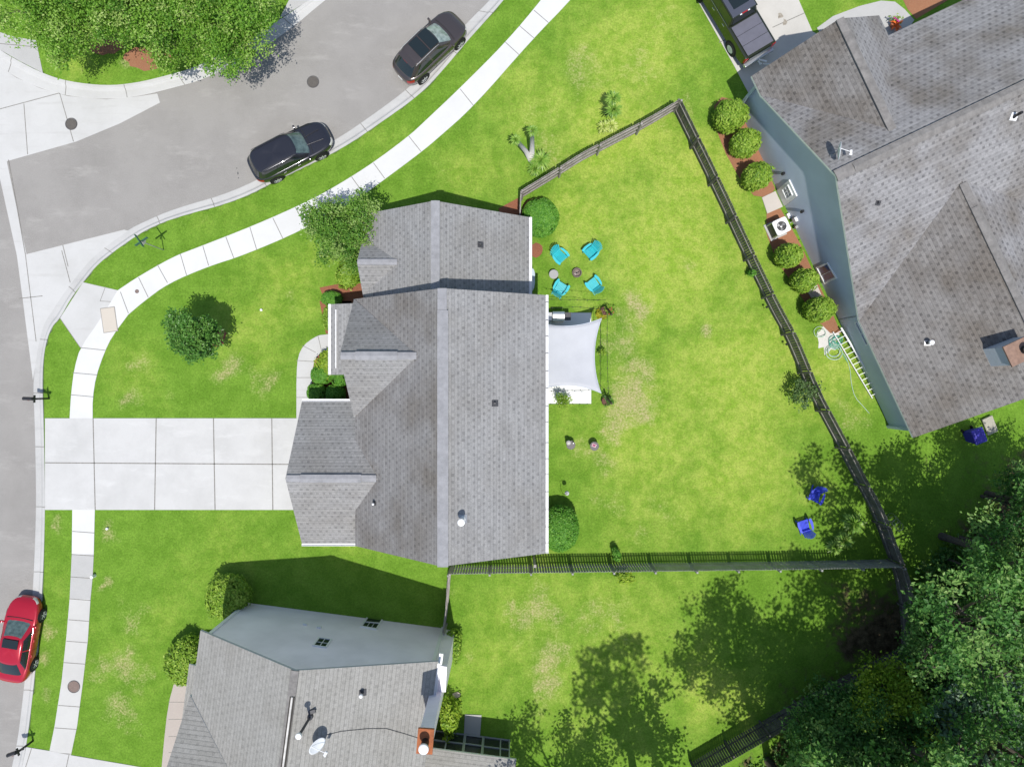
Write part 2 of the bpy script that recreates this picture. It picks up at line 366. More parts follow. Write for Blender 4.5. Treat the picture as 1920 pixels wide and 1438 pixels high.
def wav(seed, wl):
    r = np.random.default_rng(seed); o = np.zeros(GX.shape)
    for k in range(7):
        a = r.uniform(0, 6.28); f = 6.28 / (wl * r.uniform(.5, 1.6)); o += np.sin(PXX * math.cos(a) * f + PYY * math.sin(a) * f + r.uniform(0, 6.28)) / 2.6
    return o
WX = wav(1, 150) * 16 + wav(2, 50) * 8 + wav(5, 22) * 4; WY = wav(3, 150) * 16 + wav(4, 50) * 8 + wav(6, 22) * 4
def blobs(L):
    a = np.zeros(GX.shape)
    for x, y, r, s in L: a = np.maximum(a, s * np.exp(-((PXX + WX * min(1, r / 40) - x) ** 2 + (PYY + WY * min(1, r / 40) - y) ** 2) / (r * r)))
    return a
Z = np.zeros(GX.shape + (4,), np.float32); Z[..., 3] = 1
Z[..., 0] = blobs([(1185, 555, 48, .95), (1165, 610, 38, .7), (1165, 770, 60, 1), (1200, 700, 55, .9), (1170, 650, 45, .8), (1120, 850, 48, .7), (1135, 940, 40, .6), (1290, 490, 26, .7), (1322, 622, 16, 1), (1100, 140, 60, .7), (1040, 300, 60, .6), (1000, 215, 60, .5), (1230, 60, 50, .5), (1190, 120, 50, .6), (1060, 470, 30, .6), (440, 700, 42, .9), (495, 705, 30, .8), (255, 690, 30, .75), (245, 752, 22, .9), (310, 740, 30, .6), (110, 985, 26, .8), (215, 1000, 20, .8), (205, 1093, 14, 1), (190, 1103, 9, 1), (240, 1160, 50, .7), (222, 1240, 40, .85), (225, 1330, 50, .8), (270, 1260, 40, .7), (1000, 1150, 60, .85), (1045, 1235, 50, .9), (1020, 1290, 50, .95), (955, 1140, 22, .9), (1110, 1150, 60, .7), (1160, 1160, 40, .7), (100, 1180, 22, .9), (95, 1230, 24, .9), (85, 1300, 20, .8), (1245, 960, 50, .5), (1190, 1000, 40, .6), (350, 420, 25, .5), (400, 395, 20, .5), (850, 1115, 18, .6), (870, 1230, 25, .7), (1330, 750, 60, .4), (1240, 820, 50, .45), (1395, 560, 40, .4), (535, 575, 25, .6), (250, 120, 30, .9), (180, 135, 30, .5), (1560, 700, 40, .5), (1600, 790, 40, .7), (430, 1150, 12, .6), (1290, 215, 26, .6), (1235, 235, 26, .6), (740, 360, 30, .3), (830, 330, 40, .45)])
Z[..., 1] = np.clip(blobs([(1250, 480, 170, 1), (1300, 330, 140, .9), (1100, 420, 110, .75), (1380, 700, 170, .85), (1400, 880, 150, .75), (1230, 820, 170, .7), (1150, 250, 150, .85), (1190, 90, 170, .7), (1020, 190, 130, .6), (900, 310, 110, .5), (1600, 60, 60, .6), (1560, 700, 90, .8), (560, 540, 90, .6), (480, 620, 100, .5), (250, 700, 90, .35), (650, 980, 90, .55), (430, 1010, 110, .35), (1150, 1240, 230, .55), (1000, 1130, 160, .5), (900, 1250, 120, .45), (1330, 1290, 90, .8), (300, 1200, 130, .35), (700, 260, 70, .3), (420, 380, 90, .3), (1200, 950, 130, .5), (1300, 930, 120, .6), (160, 120, 60, .6), (110, 1100, 60, .3), (1330, 170, 60, .5), (1370, 480, 110, .7)]), 0, 1)
Z[..., 2] = np.clip(blobs([(1690, 1170, 80, 1), (1640, 1200, 75, .95), (1600, 1130, 50, .6), (1560, 1190, 40, .4), (1800, 1250, 130, 1), (1900, 1100, 130, 1), (1900, 1350, 200, 1), (1700, 1370, 150, 1), (1560, 1420, 110, 1), (1450, 1450, 70, .9), (1850, 980, 60, .5), (2000, 1000, 200, 1), (1700, 1500, 300, 1), (2100, 1300, 300, 1), (1730, 860, 26, .45)]), 0, 1)
nx, ny = len(gx), len(gy)
idx = np.arange(nx * ny).reshape(ny, nx)
fc = np.stack([idx[:-1, :-1], idx[:-1, 1:], idx[1:, 1:], idx[1:, :-1]], -1).reshape(-1, 4)
def npmesh(name, V, Fc, m, smooth=False):
    me = bpy.data.meshes.new(name); k = Fc.shape[1]
    me.vertices.add(len(V)); me.vertices.foreach_set('co', np.asarray(V, np.float32).ravel())
    me.loops.add(Fc.size); me.loops.foreach_set('vertex_index', Fc.astype(np.int32).ravel())
    me.polygons.add(len(Fc)); me.polygons.foreach_set('loop_start', np.arange(0, Fc.size, k, dtype=np.int32))
    try: me.polygons.foreach_set('loop_total', np.full(len(Fc), k, np.int32))
    except Exception: pass
    me.materials.append(m); me.update(calc_edges=True)
    me.polygons.foreach_set('use_smooth', np.full(len(Fc), smooth))
    return me
me = npmesh('lawn', np.stack([GX, GY, GZ], -1).reshape(-1, 3), fc, LAWN)
a = me.color_attributes.new('zones', 'FLOAT_COLOR', 'POINT'); a.data.foreach_set('color', Z.ravel())
lawn = bpy.data.objects.new('lawn', me); C.objects.link(lawn); lawn['kind'] = 'structure'
def flat(name, polys, z, m, th=.03, joints=(), jw=.045, grey=()):
    mb = MB()
    for p in polys:
        w = [(q.x, q.y) for q in PX(p)]
        mb.prism(w, z - th, z)
    for j in joints:
        a, b = P(*j[0]), P(*j[1]); a.z = b.z = z + .002
        d = (b - a).normalized(); n = Vector((-d.y, d.x, 0)) * (jw / 2)
        mb.add([a - n, b - n, b + n, a + n], [(0, 1, 2, 3)], 1)
    return struct(name, mb, [m, JOINT])
mb = MB(); mb.add([(-300, -300, 0), (12, -300, 0), (12, 300, 0), (-300, 300, 0)], [(0, 1, 2, 3)]); struct('road', mb, ASPH)
def strip(name, O, I, prof, m, joints=0):
    mb = MB(); vs = []; 
    for o, i in zip(O, I):
        a, b = P(*i), P(*o)
        for t, z in prof: v = a.lerp(b, t); vs.append((v.x, v.y, z))
    k = len(prof); fs = [(r * k + c, (r + 1) * k + c, (r + 1) * k + c + 1, r * k + c + 1) for r in range(len(O) - 1) for c in range(k - 1)]
    mb.add(vs, fs)
    if joints:
        acc = 0
        for r in range(1, len(O)):
            acc += (P(*O[r]) - P(*O[r - 1])).length
            if acc > joints:
                acc = 0; a, b = P(*I[r]), P(*O[r]); d = (P(*O[r]) - P(*O[r - 1])).normalized() * .02
                pa = [a.lerp(b, t) for t, z in prof]
                q = []
                for (t, z), p in zip(prof, pa):
                    q += [(p.x - d.x, p.y - d.y, z + .003), (p.x + d.x, p.y + d.y, z + .003)]
                mb.add(q, [(2 * c, 2 * c + 1, 2 * c + 3, 2 * c + 2) for c in range(k - 1)], 1)
    return struct(name, mb, [m, JOINT], smooth=False)
prof = [(0, .004), (.05, .012), (.55, .02), (.66, .05), (.74, .105), (.8, .118), (1, .118), (1.0, -.1)]
strip('kerb', kO, kI, prof, CURB, 3.0)
strip('kerb', nO, nI, prof, CONC, 3.0)
flat('gutter_apron', [[(32, 480), (43, 563), (58, 680), (62, 713), (67, 682), (74, 641), (84, 606), (99, 583), (121, 549), (144, 519), (166, 492), (188, 472), (241, 433), (233, 431), (50, 477)],
      [(-60, 180), (-12, 290), (13, 303), (50, 477), (32, 480), (0, 335), (-40, 250)]], .012, CONC, .02,
     [((16, 300), (48, 478)), ((48, 478), (68, 640)), ((116, 470), (132, 530)), ((36, 560), (80, 555)), ((118, 460), (128, 500))])
flat('concrete_apron', [[(-420, -150), (-112, 45), (-8, 119), (30, 146), (75, 166), (128, 181), (200, 187), (262, 181), (295, 176), (300, 193), (225, 232), (143, 266), (5, 305), (-30, 290), (-300, 60)]], .008, CONC, .02,
     [((112, 175), (138, 266)), ((112, 175), (0, 205)), ((0, 205), (-60, 220)), ((45, 195), (52, 290))])
# walks
swU = [(1175, -200), (1090, -95), (1017, 0), (950, 80), (863, 167), (793, 233), (767, 257), (700, 307), (640, 345), (583, 377), (480, 423), (367, 467), (327, 482), (260, 520), (223, 545)]
swD = [(1230, -200), (1148, -95), (1073, 0), (1000, 74), (888, 202), (820, 262), (790, 287), (723, 337), (673, 373), (570, 432), (457, 480), (393, 500), (317, 532), (270, 567), (243, 590)]
mbw = MB()
def walk(A, B, z, n=2, seg=None, m=0):
    A2, B2 = smoothpoly(A, n), smoothpoly(B, n)
    w = [(P(*q).x, P(*q).y) for q in A2] + [(P(*q).x, P(*q).y) for q in B2[::-1]]
    vs = [(x, y, z) for x, y in w]; k = len(A2)
    L = 2 * k
    mbw.add(vs, [(i, L - 1 - i, L - 2 - i, i + 1) for i in range(k - 1)], m)
    # edge drop
    lo = [(x, y, z - .06) for x, y in w]
    mbw.add(vs + lo, [(i, i + 1, L + i + 1, L + i) for i in range(L - 1)], m)
def jline(a, b, z, jw=.04):
    a, b = P(*a), P(*b); a.z = b.z = z; d = (b - a).normalized(); n = Vector((-d.y, d.x, 0)) * (jw / 2)
    mbw.add([a - n, b - n, b + n, a + n], [(0, 1, 2, 3)], 1)
walk(swU, swD, .122)
for a, b in [((1001, 22), (1028, 45)), ((974, 51), (1001, 74)), ((947, 81), (973, 105)), ((863, 169), (888, 200)), ((767, 257), (790, 286)), ((701, 307), (722, 336)), ((660, 333), (683, 365)), ((555, 390), (576, 430)), ((513, 410), (532, 449)), ((470, 427), (483, 470)), ((425, 445), (440, 485)), ((382, 462), (393, 499)), ((340, 477), (352, 518)), ((297, 497), (316, 531)), ((262, 521), (280, 558)), ((228, 548), (243, 588))]: jline(a, b, .125)
walk([(223, 545), (190, 600), (153, 652), (142, 690), (136, 735), (133, 784)], [(243, 590), (213, 630), (197, 663), (182, 707), (176, 747), (176, 784)], .126, 1)
for a, b in [((153, 652), (200, 657)), ((139, 699), (185, 703)), ((135, 740), (178, 744))]: jline(a, b, .129)
walk([(138, 955), (137, 1038)], [(180, 955), (178, 1038)], .122, 0)
walk([(137, 1038), (135, 1080), (133, 1121)], [(178, 1038), (176, 1080), (172, 1121)], .1225, 0, m=2)
walk([(133, 1121), (127, 1191), (118, 1275), (105, 1358), (95, 1407)], [(172, 1121), (167, 1198), (158, 1275), (147, 1358), (135, 1415)], .122, 0, m=3)
for y, a, b in [(995, 138, 179), (1038, 137, 178), (1080, 135, 176), (1121, 133, 172), (1160, 131, 169), (1200, 127, 166), (1240, 122, 162), (1320, 112, 153), (1362, 105, 147), (1408, 95, 135)]: jline((a, y), (b, y + 3), .126)
struct('sidewalk', mbw, [CONC_W, JOINT, CONC_OLD, m_ground('worn_concrete', (.52, .515, .49), (.42, .41, .39), (.46, .45, .43), .6, .3)])
flat('corner_ramp', [[(115, 597), (158, 530), (223, 545), (243, 590), (213, 630), (197, 663), (153, 652)]], .119, CONC, .05, [((115, 597), (153, 652)), ((190, 565), (200, 538)), ((190, 565), (236, 568)), ((208, 622), (212, 632)), ((217, 575), (235, 570))], .03)
flat('driveway', [[(87, 784), (600, 784), (600, 955), (87, 955)]], .128, m_ground('driveway_concrete', (.53, .525, .51), (.44, .435, .42), (.46, .455, .44), .8, .35, streak=((.60, .595, .58), ((.4, 1.3, 1), (0, 0, .5)), .7)), .08,
     [((177, 784), (181, 955)), ((295, 784), (292, 955)), ((402, 784), (405, 955)), ((511, 784), (513, 955)), ((87, 867), (560, 870))], .06)
flat('neighbour_driveway', [[(43, 1440), (52, 1398), (95, 1405), (135, 1413), (270, 1436), (420, 1465), (400, 1650), (0, 1650)]], .128, CONC, .08, [((132, 1412), (126, 1440)), ((62, 1400), (50, 1438))])
wl_ = [(557, 784), (557, 700), (560, 668), (570, 648), (588, 634), (605, 627), (660, 626)]
wr_ = [(583, 784), (585, 720), (587, 697), (590, 677), (599, 664), (612, 656), (660, 655)]
mbw = MB(); walk(wl_, wr_, .122, 1)
for a, b in [((557, 745), (583, 745)), ((557, 708), (586, 708)), ((557, 676), (589, 678)), ((568, 648), (593, 661)), ((597, 629), (604, 658))]: jline(a, b, .125, .03)
struct('front_path', mbw, [CONC, JOINT])
mbw = MB(); walk([(330, 1272), (317, 1320), (308, 1400), (300, 1500)], [(360, 1272), (350, 1320), (345, 1400), (340, 1500)], .124, 1)
for y in (1314, 1346, 1378, 1408): jline((318, y), (350, y), .127, .03)
struct('neighbour_path', mbw, [m_ground('pinkish_concrete', (.42, .37, .33), (.36, .31, .28), (.45, .41, .38), .5, .3), JOINT])
flat('patio', [[(1000, 587), (1108, 587), (1108, 757), (1000, 757)]], .14, m_ground('pale_patio_concrete', (.76, .76, .74), (.7, .7, .68), (.7, .7, .68), .4, .2), .12)
flat('neighbour_driveway', [[(1170, -260), (1305, 0), (1375, 125), (1420, 210), (1640, 120), (1522, 62), (1495, 0), (1380, -260)]], .12, m_ground('drive_concrete_stained', (.52, .50, .46), (.42, .40, .36), (.58, .56, .53), .7, .4), .06,
     [((1347, 82), (1362, 76)), ((1447, 54), (1507, 27)), ((1400, -15), (1480, -50))])
flat('neighbour_path', [[(1530, 55), (1560, 33), (1610, 14), (1650, 4), (1676, 6), (1694, 20), (1712, 40), (1690, 75), (1560, 100)]], .124, CONC_OLD, .05)
flat('island_path', [[(-30, 52), (0, 62), (30, 72), (70, 78), (83, 139), (40, 117), (0, 94), (-40, 66)], [(525, 38), (560, -30), (650, -80), (690, -88), (585, 0)]], .124, CONC_OLD, .05, [((0, 84), (75, 91))])
flat('side_slab', [[(1427, 372), (1452, 360), (1466, 389), (1437, 402)], [(1510, 545), (1530, 535), (1545, 570), (1530, 575)]], .16, m_ground('small_slab', (.5, .46, .42), (.4, .36, .32), (.55, .5, .46), .6, .4), .08)
flat('porch_step_slab', [[(872, 1337), (903, 1338), (900, 1380), (870, 1378)]], .15, CONC_OLD, .06)
# mulch beds
def blobpoly(cx, cy, rx, ry, n=18, j=.14, rot=0):
    out = []
    for k in range(n):
        a = 2 * math.pi * k / n; r = 1 + random.uniform(-j, j)
        x, y = rx * r * math.cos(a), ry * r * math.sin(a)
        out.append((cx + x * math.cos(rot) - y * math.sin(rot), cy + x * math.sin(rot) + y * math.cos(rot)))
    return out
flat('mulch_bed', [blobpoly(405, 632, 20, 19), [(600, 540), (640, 532), (690, 532), (690, 565), (640, 572), (612, 568)], [(590, 668), (604, 658), (660, 660), (660, 760), (584, 775), (586, 720)], [(600, 565), (660, 565), (660, 628), (612, 626)],
     [(935, 392), (972, 372), (976, 412), (1000, 415), (990, 440), (940, 420)], blobpoly(1008, 402, 33, 30), blobpoly(1005, 470, 12, 14, 12)], .112, MULCH, .02)
flat('mulch_bed', [[(1338, 200), (1352, 184), (1380, 190), (1400, 225), (1425, 290), (1452, 355), (1440, 372), (1412, 368), (1385, 335), (1360, 290), (1340, 240)],
     [(1436, 400), (1462, 392), (1500, 460), (1560, 590), (1575, 625), (1555, 625), (1530, 600), (1490, 540), (1455, 490), (1436, 440)], [(1690, 0), (1770, -60), (1780, 0), (1716, 38), (1700, 20)], blobpoly(280, 112, 45, 22), blobpoly(200, 85, 30, 20)], .112, m_ground('red_brown_mulch', (.30, .13, .07), (.2, .09, .05), (.36, .24, .14), .7, .6), .02)
# ------------------------------------------------------------------ building helpers
def roof(parent, polys, m, name='roof', th=.16, edge=None):
    """each polygon (3-D corners) becomes a slab with laid-out shingle coordinates; one mesh"""
    vs, fs, uvs, mi = [], [], [], []
    for poly in polys:
        poly = [Vector(p) for p in poly]
        n = Vector((0, 0, 0))
        for i in range(len(poly)):
            a, b = poly[i], poly[(i + 1) % len(poly)]; n += a.cross(b)
        if n.z < 0: poly.reverse(); n = -n
        n.normalize(); u = Vector((0, 0, 1)).cross(n)
        if u.length < 1e-3: u = Vector((1, 0, 0))
        u.normalize(); v = n.cross(u)
        b0 = len(vs); k = len(poly); vs += poly + [p - Vector((0, 0, th)) for p in poly]
        fs.append(list(range(b0, b0 + k))); uvs.append([(p.dot(u), p.dot(v)) for p in poly]); mi.append(0)
        fs.append([b0 + k + i for i in reversed(range(k))]); uvs.append([(0, 0)] * k); mi.append(1)
        for i in range(k):
            j = (i + 1) % k; fs.append([b0 + i, b0 + k + i, b0 + k + j, b0 + j]); uvs.append([(0, 0)] * 4); mi.append(1)
    me = bpy.data.meshes.new(name); me.from_pydata([tuple(v) for v in vs], [], fs)
    me.materials.append(m); me.materials.append(edge or WHITE); me.polygons.foreach_set('material_index', mi)
    ul = me.uv_layers.new(name='UVMap'); ul.data.foreach_set('uv', [c for f in uvs for q in f for c in q])
    o = bpy.data.objects.new(name, me); C.objects.link(o); o.parent = parent
    return o
def ridge_cap(parent, a, b, w, m, h=.045, seg=.3, name='ridge_cap', lap=.006):
    """row of overlapping cap shingles along a ridge"""
    mb = MB(); a, b = Vector(a), Vector(b); L = (b - a).length; n = max(1, int(L / seg)); d = (b - a) / L
    y = Vector((0, 0, 1)).cross(d).normalized(); z = d.cross(y)
    for i in range(n):
        s0, s1 = L * i / n, L * (i + 1) / n + .02; q = a + d * s0; e = a + d * s1; r = random.uniform(-.004, .004)
        for sg in (-1, 1):
            v = [q + z * (h + lap), e + z * h, e + y * sg * w / 2 - z * .0, q + y * sg * (w / 2 + r) + z * lap]
            v += [p - z * .06 for p in v]
            f = [(0, 1, 2, 3), (4, 7, 6, 5), (0, 3, 7, 4), (1, 5, 6, 2), (3, 2, 6, 7), (0, 4, 5, 1)]
            if sg > 0: f = [t[::-1] for t in f]
            mb.add(v, f)
    return mb.build(name, m, parent)
def walls(parent, pts, m, name='wall', z0=0):
    """pts: (x, y, ztop) round the footprint"""
    mb = MB(); n = len(pts); a = sum(pts[i][0] * pts[(i + 1) % n][1] - pts[(i + 1) % n][0] * pts[i][1] for i in range(n))
    if a < 0: pts = pts[::-1]
    mb.add([(p[0], p[1], z0) for p in pts] + [tuple(p) for p in pts],
           [(i, (i + 1) % n, n + (i + 1) % n, n + i) for i in range(n)])
    return mb.build(name, m, parent)
def window(parent, q, frame_m=WHITE, glass=GLASS, fw=.09, mull=(1, 1), mw=.03, name='window', muts=()):
    """q: four 3-D corners (tl, tr, br, bl) on the wall; frame stands proud, pane set in"""
    q = [Vector(p) for p in q]; n = (q[1] - q[0]).cross(q[3] - q[0]).normalized()
    cen = sum(q, Vector()) / 4
    if n.dot(Vector((0, 0, H)) - cen) < 0: n = -n
    lerp = lambda u, v: (q[0].lerp(q[1], u)).lerp(q[3].lerp(q[2], u), v)
    W = (q[1] - q[0]).length; Ht = (q[3] - q[0]).length; fu, fv = fw / W, fw / Ht
    mb = MB()
    def slab(u0, u1, v0, v1, d, mb=mb):
        c = [lerp(u0, v0), lerp(u1, v0), lerp(u1, v1), lerp(u0, v1)]
        mb.add([p - n * .02 for p in c] + [p + n * d for p in c], [(0, 1, 2, 3), (7, 6, 5, 4), (0, 4, 5, 1), (1, 5, 6, 2), (2, 6, 7, 3), (3, 7, 4, 0)])
    slab(0, 1, 0, fv, .05); slab(0, 1, 1 - fv, 1, .06); slab(0, fu, fv, 1 - fv, .05); slab(1 - fu, 1, fv, 1 - fv, .05)
    for (u0, u1, v0, v1) in muts: slab(u0, u1, v0, v1, .045)
    for k in range(1, mull[0]): u = fu + (1 - 2 * fu) * k / mull[0]; slab(u - mw / W / 2, u + mw / W / 2, fv, 1 - fv, .035)
    for k in range(1, mull[1]): v = fv + (1 - 2 * fv) * k / mull[1]; slab(fu, 1 - fu, v - mw / Ht / 2, v + mw / Ht / 2, .03)
    o = mb.build(name, frame_m, parent)
    g = MB(); slab(fu, 1 - fu, fv, 1 - fv, .012, g); g.build('pane', glass, o)
    return o
def gutter(parent, a, b, w=.12, name='gutter', brackets=0):
    mb = MB(); a, b = Vector(a), Vector(b); d = (b - a).normalized(); y = Vector((0, 0, 1)).cross(d).normalized()
    L = (b - a).length
    mb.bar(a - y * w / 2, b - y * w / 2, .015, .11); mb.bar(a + y * w / 2, b + y * w / 2, .015, .11); mb.bar(a - Vector((0, 0, .05)), b - Vector((0, 0, .05)), w - .016, .012)
    for e in (a, b): mb.box(e, (.012, w, .11), rz=math.atan2(d.y, d.x))
    o = mb.build(name, WHITEM, parent)
    if brackets:
        for k in range(brackets):
            q = MB(); p = a + d * (L * (k + .5) / brackets + random.uniform(-.1, .1)); q.bar(p - y * (w / 2 + .012) + Vector((0, 0, .062)), p + y * w / 2 + Vector((0, 0, .062)), .03, .006); q.build('gutter_strap', DARKG, o)
    return o
def pipe_vent(parent, p, h=.3, r=.05, cap=.0, m=DARKG, flash=.3, fm=DARKG, name='vent_pipe', slope=(0, 0)):
    mb = MB(); p = Vector(p)
    n = Vector((-slope[0], -slope[1], 1)).normalized(); x = Vector((1, 0, slope[0])).normalized(); y = n.cross(x)
    M = Matrix((x, y, n)).transposed()
    mb.box(p + n * .012, (flash, flash * .9, .02), M=M, mi=1)
    mb.lathe(p - Vector((0, 0, .1)), [(r * 1.5, 0), (r * 1.3, .16), (r, .2), (r, h + .1), (r * .8, h + .1)], 16, mi=0)
    if cap: mb.lathe(p + Vector((0, 0, h)), [(cap * .9, 0), (cap, .03), (cap, .12), (cap * .85, .15), (.02, .17)], 20, mi=2)
    return mb.build(name, [m, fm, WHITEM], parent)

# ------------------------------------------------------------------ the main house
hs = thing('house', 'grey shingled house in the middle of the photo, with driveway, shade sail and patio', 'house', (-3.2, 0, 0))
I = hs.location.copy()
def L3(*p): return (p[0] - I.x, p[1] - I.y, p[2] - I.z)
def loc(poly): return [L3(*p) for p in poly]
y1, y2 = 4.33, -8.32; zr, ze, zl = 8.15, 5.6, 4.0; xr, xe, xl = -3.2, 1.66, -8.04
main_polys = [[(xr, y1, zr), (xr, y2, zr), (xe, y2, ze), (xe, y1, ze)],
              [(xr, y1, zr), (xr, y2, zr), (xl, y2, zl), (xl, y1, zl)]]
gab = [[(-8.1, 4.33, 4.0), (-8.1, 1.3, 7.1), (-4.42, 1.3, 7.1)], [(-8.1, 1.3, 7.1), (-8.1, -1.73, 4.0), (-4.42, 1.3, 7.1)]]
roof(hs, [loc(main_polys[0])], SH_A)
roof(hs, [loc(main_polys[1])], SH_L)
roof(hs, [loc(p) for p in gab], SH_A, name='gable_roof')
gy_, gz = -4.71, 5.2
roof(hs, [loc(p) for p in [[(-11.24, gy_, gz), (-6.4, gy_, gz), (-6.4, -8.49, 2.7), (-11.15, -8.49, 2.7)], [(-11.24, gy_, gz), (-6.4, gy_, gz), (-6.4, -.95, 2.7), (-11.15, -.95, 2.7)]]], SH_A, name='garage_roof')
wz, wy, wx = 6.25, 8.79, -3.72
roof(hs, [loc(p) for p in [[(wx, wy, wz), (wx, 4.16, wz), (.93, 4.16, 2.8), (.93, wy, 2.8)], [(wx, wy, wz), (wx, 4.16, wz), (-7.6, 4.16, 3.57), (-7.6, wy, 3.57)],
      [(-7.75, 7.75, 3.3), (-7.75, 6.07, 4.92), (-5.6, 6.07, 4.92)], [(-7.75, 6.07, 4.92), (-7.75, 4.4, 3.3), (-5.6, 6.07, 4.92)]]], SH_A, name='wing_roof')
roof(hs, [loc(p) for p in [[(-9.62, 4.2, 2.72), (-9.62, .46, 2.72), (-7.7, .46, 3.35), (-7.7, 4.2, 3.35)]]], SH_A, name='porch_roof', th=.1)
W_ = walls(hs, loc([(1.32, -8.02, 5.5), (1.32, 4.05, 5.5), (xr, 4.05, 7.95), (-7.72, 4.05, 4.05), (-7.72, -8.02, 4.05), (xr, -8.02, 7.95)]), SID_M)
walls(hs, loc([(-7.72, 4.0, 3.9), (-7.72, 1.3, 6.85), (-7.72, -1.5, 3.9), (-4.6, -1.5, 6.4), (-4.6, 1.3, 6.85), (-4.6, 4.0, 6.4)]), SID_M, name='gable_wall', z0=2)
walls(hs, loc([(-10.85, -8.2, 2.75), (-10.85, gy_, 5.0), (-10.85, -1.2, 2.75), (-7.6, -1.2, 2.75), (-7.6, gy_, 4.95), (-7.6, -8.2, 2.75)]), SID_M, name='garage_wall')
walls(hs, loc([(.62, 4.0, 2.85), (.62, 8.5, 2.85), (wx, 8.5, 6.0), (-7.3, 8.5, 3.6), (-7.3, 4.0, 3.6), (wx, 4.0, 6.0)]), SID_M, name='wing_wall')
ridge_cap(hs, L3(xr + .05, y1 - 1.0, zr), L3(xr + .05, y2, zr), .5, CAP, h=.035, seg=.9)
ridge_cap(hs, L3(xr + .02, y1, zr - .02), L3(xr + .02, y1 - 1.0, zr - .02), .42, CAP, h=.03, seg=.5)
ridge_cap(hs, L3(wx + .03, wy, wz), L3(wx + .03, 4.18, wz), .42, CAP, h=.03, seg=.8)
ridge_cap(hs, L3(-8.05, 1.3, 7.1), L3(-4.5, 1.3, 7.1), .34, CAP, h=.03, seg=.5); ridge_cap(hs, L3(-7.35, 1.3, 7.12), L3(-5.4, 1.3, 7.12), .4, CAP, h=.05, seg=.7)
ridge_cap(hs, L3(-11.2, gy_, gz), L3(-6.75, gy_, gz), .34, CAP, h=.03, seg=.5); ridge_cap(hs, L3(-10.5, gy_, gz + .02), L3(-7.5, gy_, gz + .02), .4, CAP, h=.05, seg=.7)
ridge_cap(hs, L3(-7.72, 6.07, 4.92), L3(-5.75, 6.07, 4.92), .3, CAP, h=.025, seg=.5)
gutter(hs, L3(xe + .06, y1, ze - .06), L3(xe + .06, y2, ze - .06), brackets=15)
gutter(hs, L3(.99, wy, 2.76), L3(.99, 4.2, 2.76))
gutter(hs, L3(-11.15, -8.55, 2.66), L3(-8.1, -8.55, 2.66), brackets=0); gutter(hs, L3(-11.15, -.89, 2.66), L3(-8.1, -.89, 2.66), brackets=0)
gutter(hs, L3(-9.68, .46, 2.68), L3(-9.68, 4.2, 2.68)); gutter(hs, L3(-7.66, 7.9, 3.5), L3(-7.66, 8.79, 3.5)); 
mb = MB(); mb.box(L3(-9.3, 2.35, 2.87), (.05, 3.1, .07)); mb.build('rain_diverter', WHITEM, hs)
for yy in (.7, 2.3, 3.95):
    mb = MB(); mb.box(L3(-9.45, yy, 1.4), (.14, .14, 2.45)); mb.box(L3(-9.45, yy, .24), (.22, .22, .2)); mb.build('porch_post', WHITE, hs, bevel=.01)
mb = MB(); mb.box(L3(-8.6, 2.35, .2), (1.9, 3.7, .15)); mb.build('porch_floor', CONC, hs)
mb = MB(); mb.box(L3(-7.68, 1.6, 1.35), (.08, .95, 2.1)); d_ = mb.build('door', mat('front_door_paint', (.12, .03, .02), .5), hs); mb = MB(); mb.lathe(L3(-7.76, 1.28, 1.3), [(.03, 0), (.03, .05)], 10); mb.build('handle', GALV, d_)
mb = MB()
for k in range(4): mb.box(L3(-10.9, -4.71, .55 + k * .54), (.08, 4.9, .52))
mb.build('garage_door', WHITE, hs, bevel=.01)
for (yy, z0, z1) in ((-3.2, .9, 2.2), (-5.9, .9, 2.2), (2.6, .9, 2.2)):
    x = 1.36; window(hs, loc([(x, yy + .6, z1), (x, yy - .6, z1), (x, yy - .6, z0), (x, yy + .6, z0)]), mull=(1, 2))
window(hs, loc([(-7.77, 3.6, 2.2), (-7.77, 2.6, 2.2), (-7.77, 2.6, .9), (-7.77, 3.6, .9)]), mull=(2, 2))
mb = MB(); mb.box(L3(1.36, .6, 1.15), (.08, 1.8, 2.1)); d_ = mb.build('patio_door', GLASS, hs); mb = MB()
for yy in (-.3, .6, 1.5): mb.box(L3(1.42, yy, 1.15), (.05, .07, 2.1))
for zz in (.1, 2.2): mb.box(L3(1.42, .6, zz), (.05, 1.86, .07))
mb.build('frame', WHITE, d_)
def onmain(px, py, side):
    if side == 'r': n = Vector((ze - zr, 0, 0)); n = Vector((zr - ze, 0, xe - xr)); return ray(px, py, (xr, 0, zr), n)
    if side == 'l': return ray(px, py, (xr, 0, zr), Vector((-(zr - zl), 0, xr - xl)))
    return ray(px, py, (wx, 0, wz), Vector((wz - 2.8, 0, .93 - wx)))
pipe_vent(hs, L3(*onmain(901, 459, 'w')), .22, .05, slope=(-.74, 0), flash=.34)
pipe_vent(hs, L3(*onmain(928, 756, 'r')), .22, .05, slope=(-.52, 0), flash=.34)
pipe_vent(hs, L3(*onmain(702, 943, 'l')), .25, .045, cap=.06, slope=(.86, 0), flash=.25)
pipe_vent(hs, L3(*onmain(867, 973, 'r')), .7, .11, cap=.17, m=WHITEM, slope=(-.52, 0), flash=.45, fm=GALV)

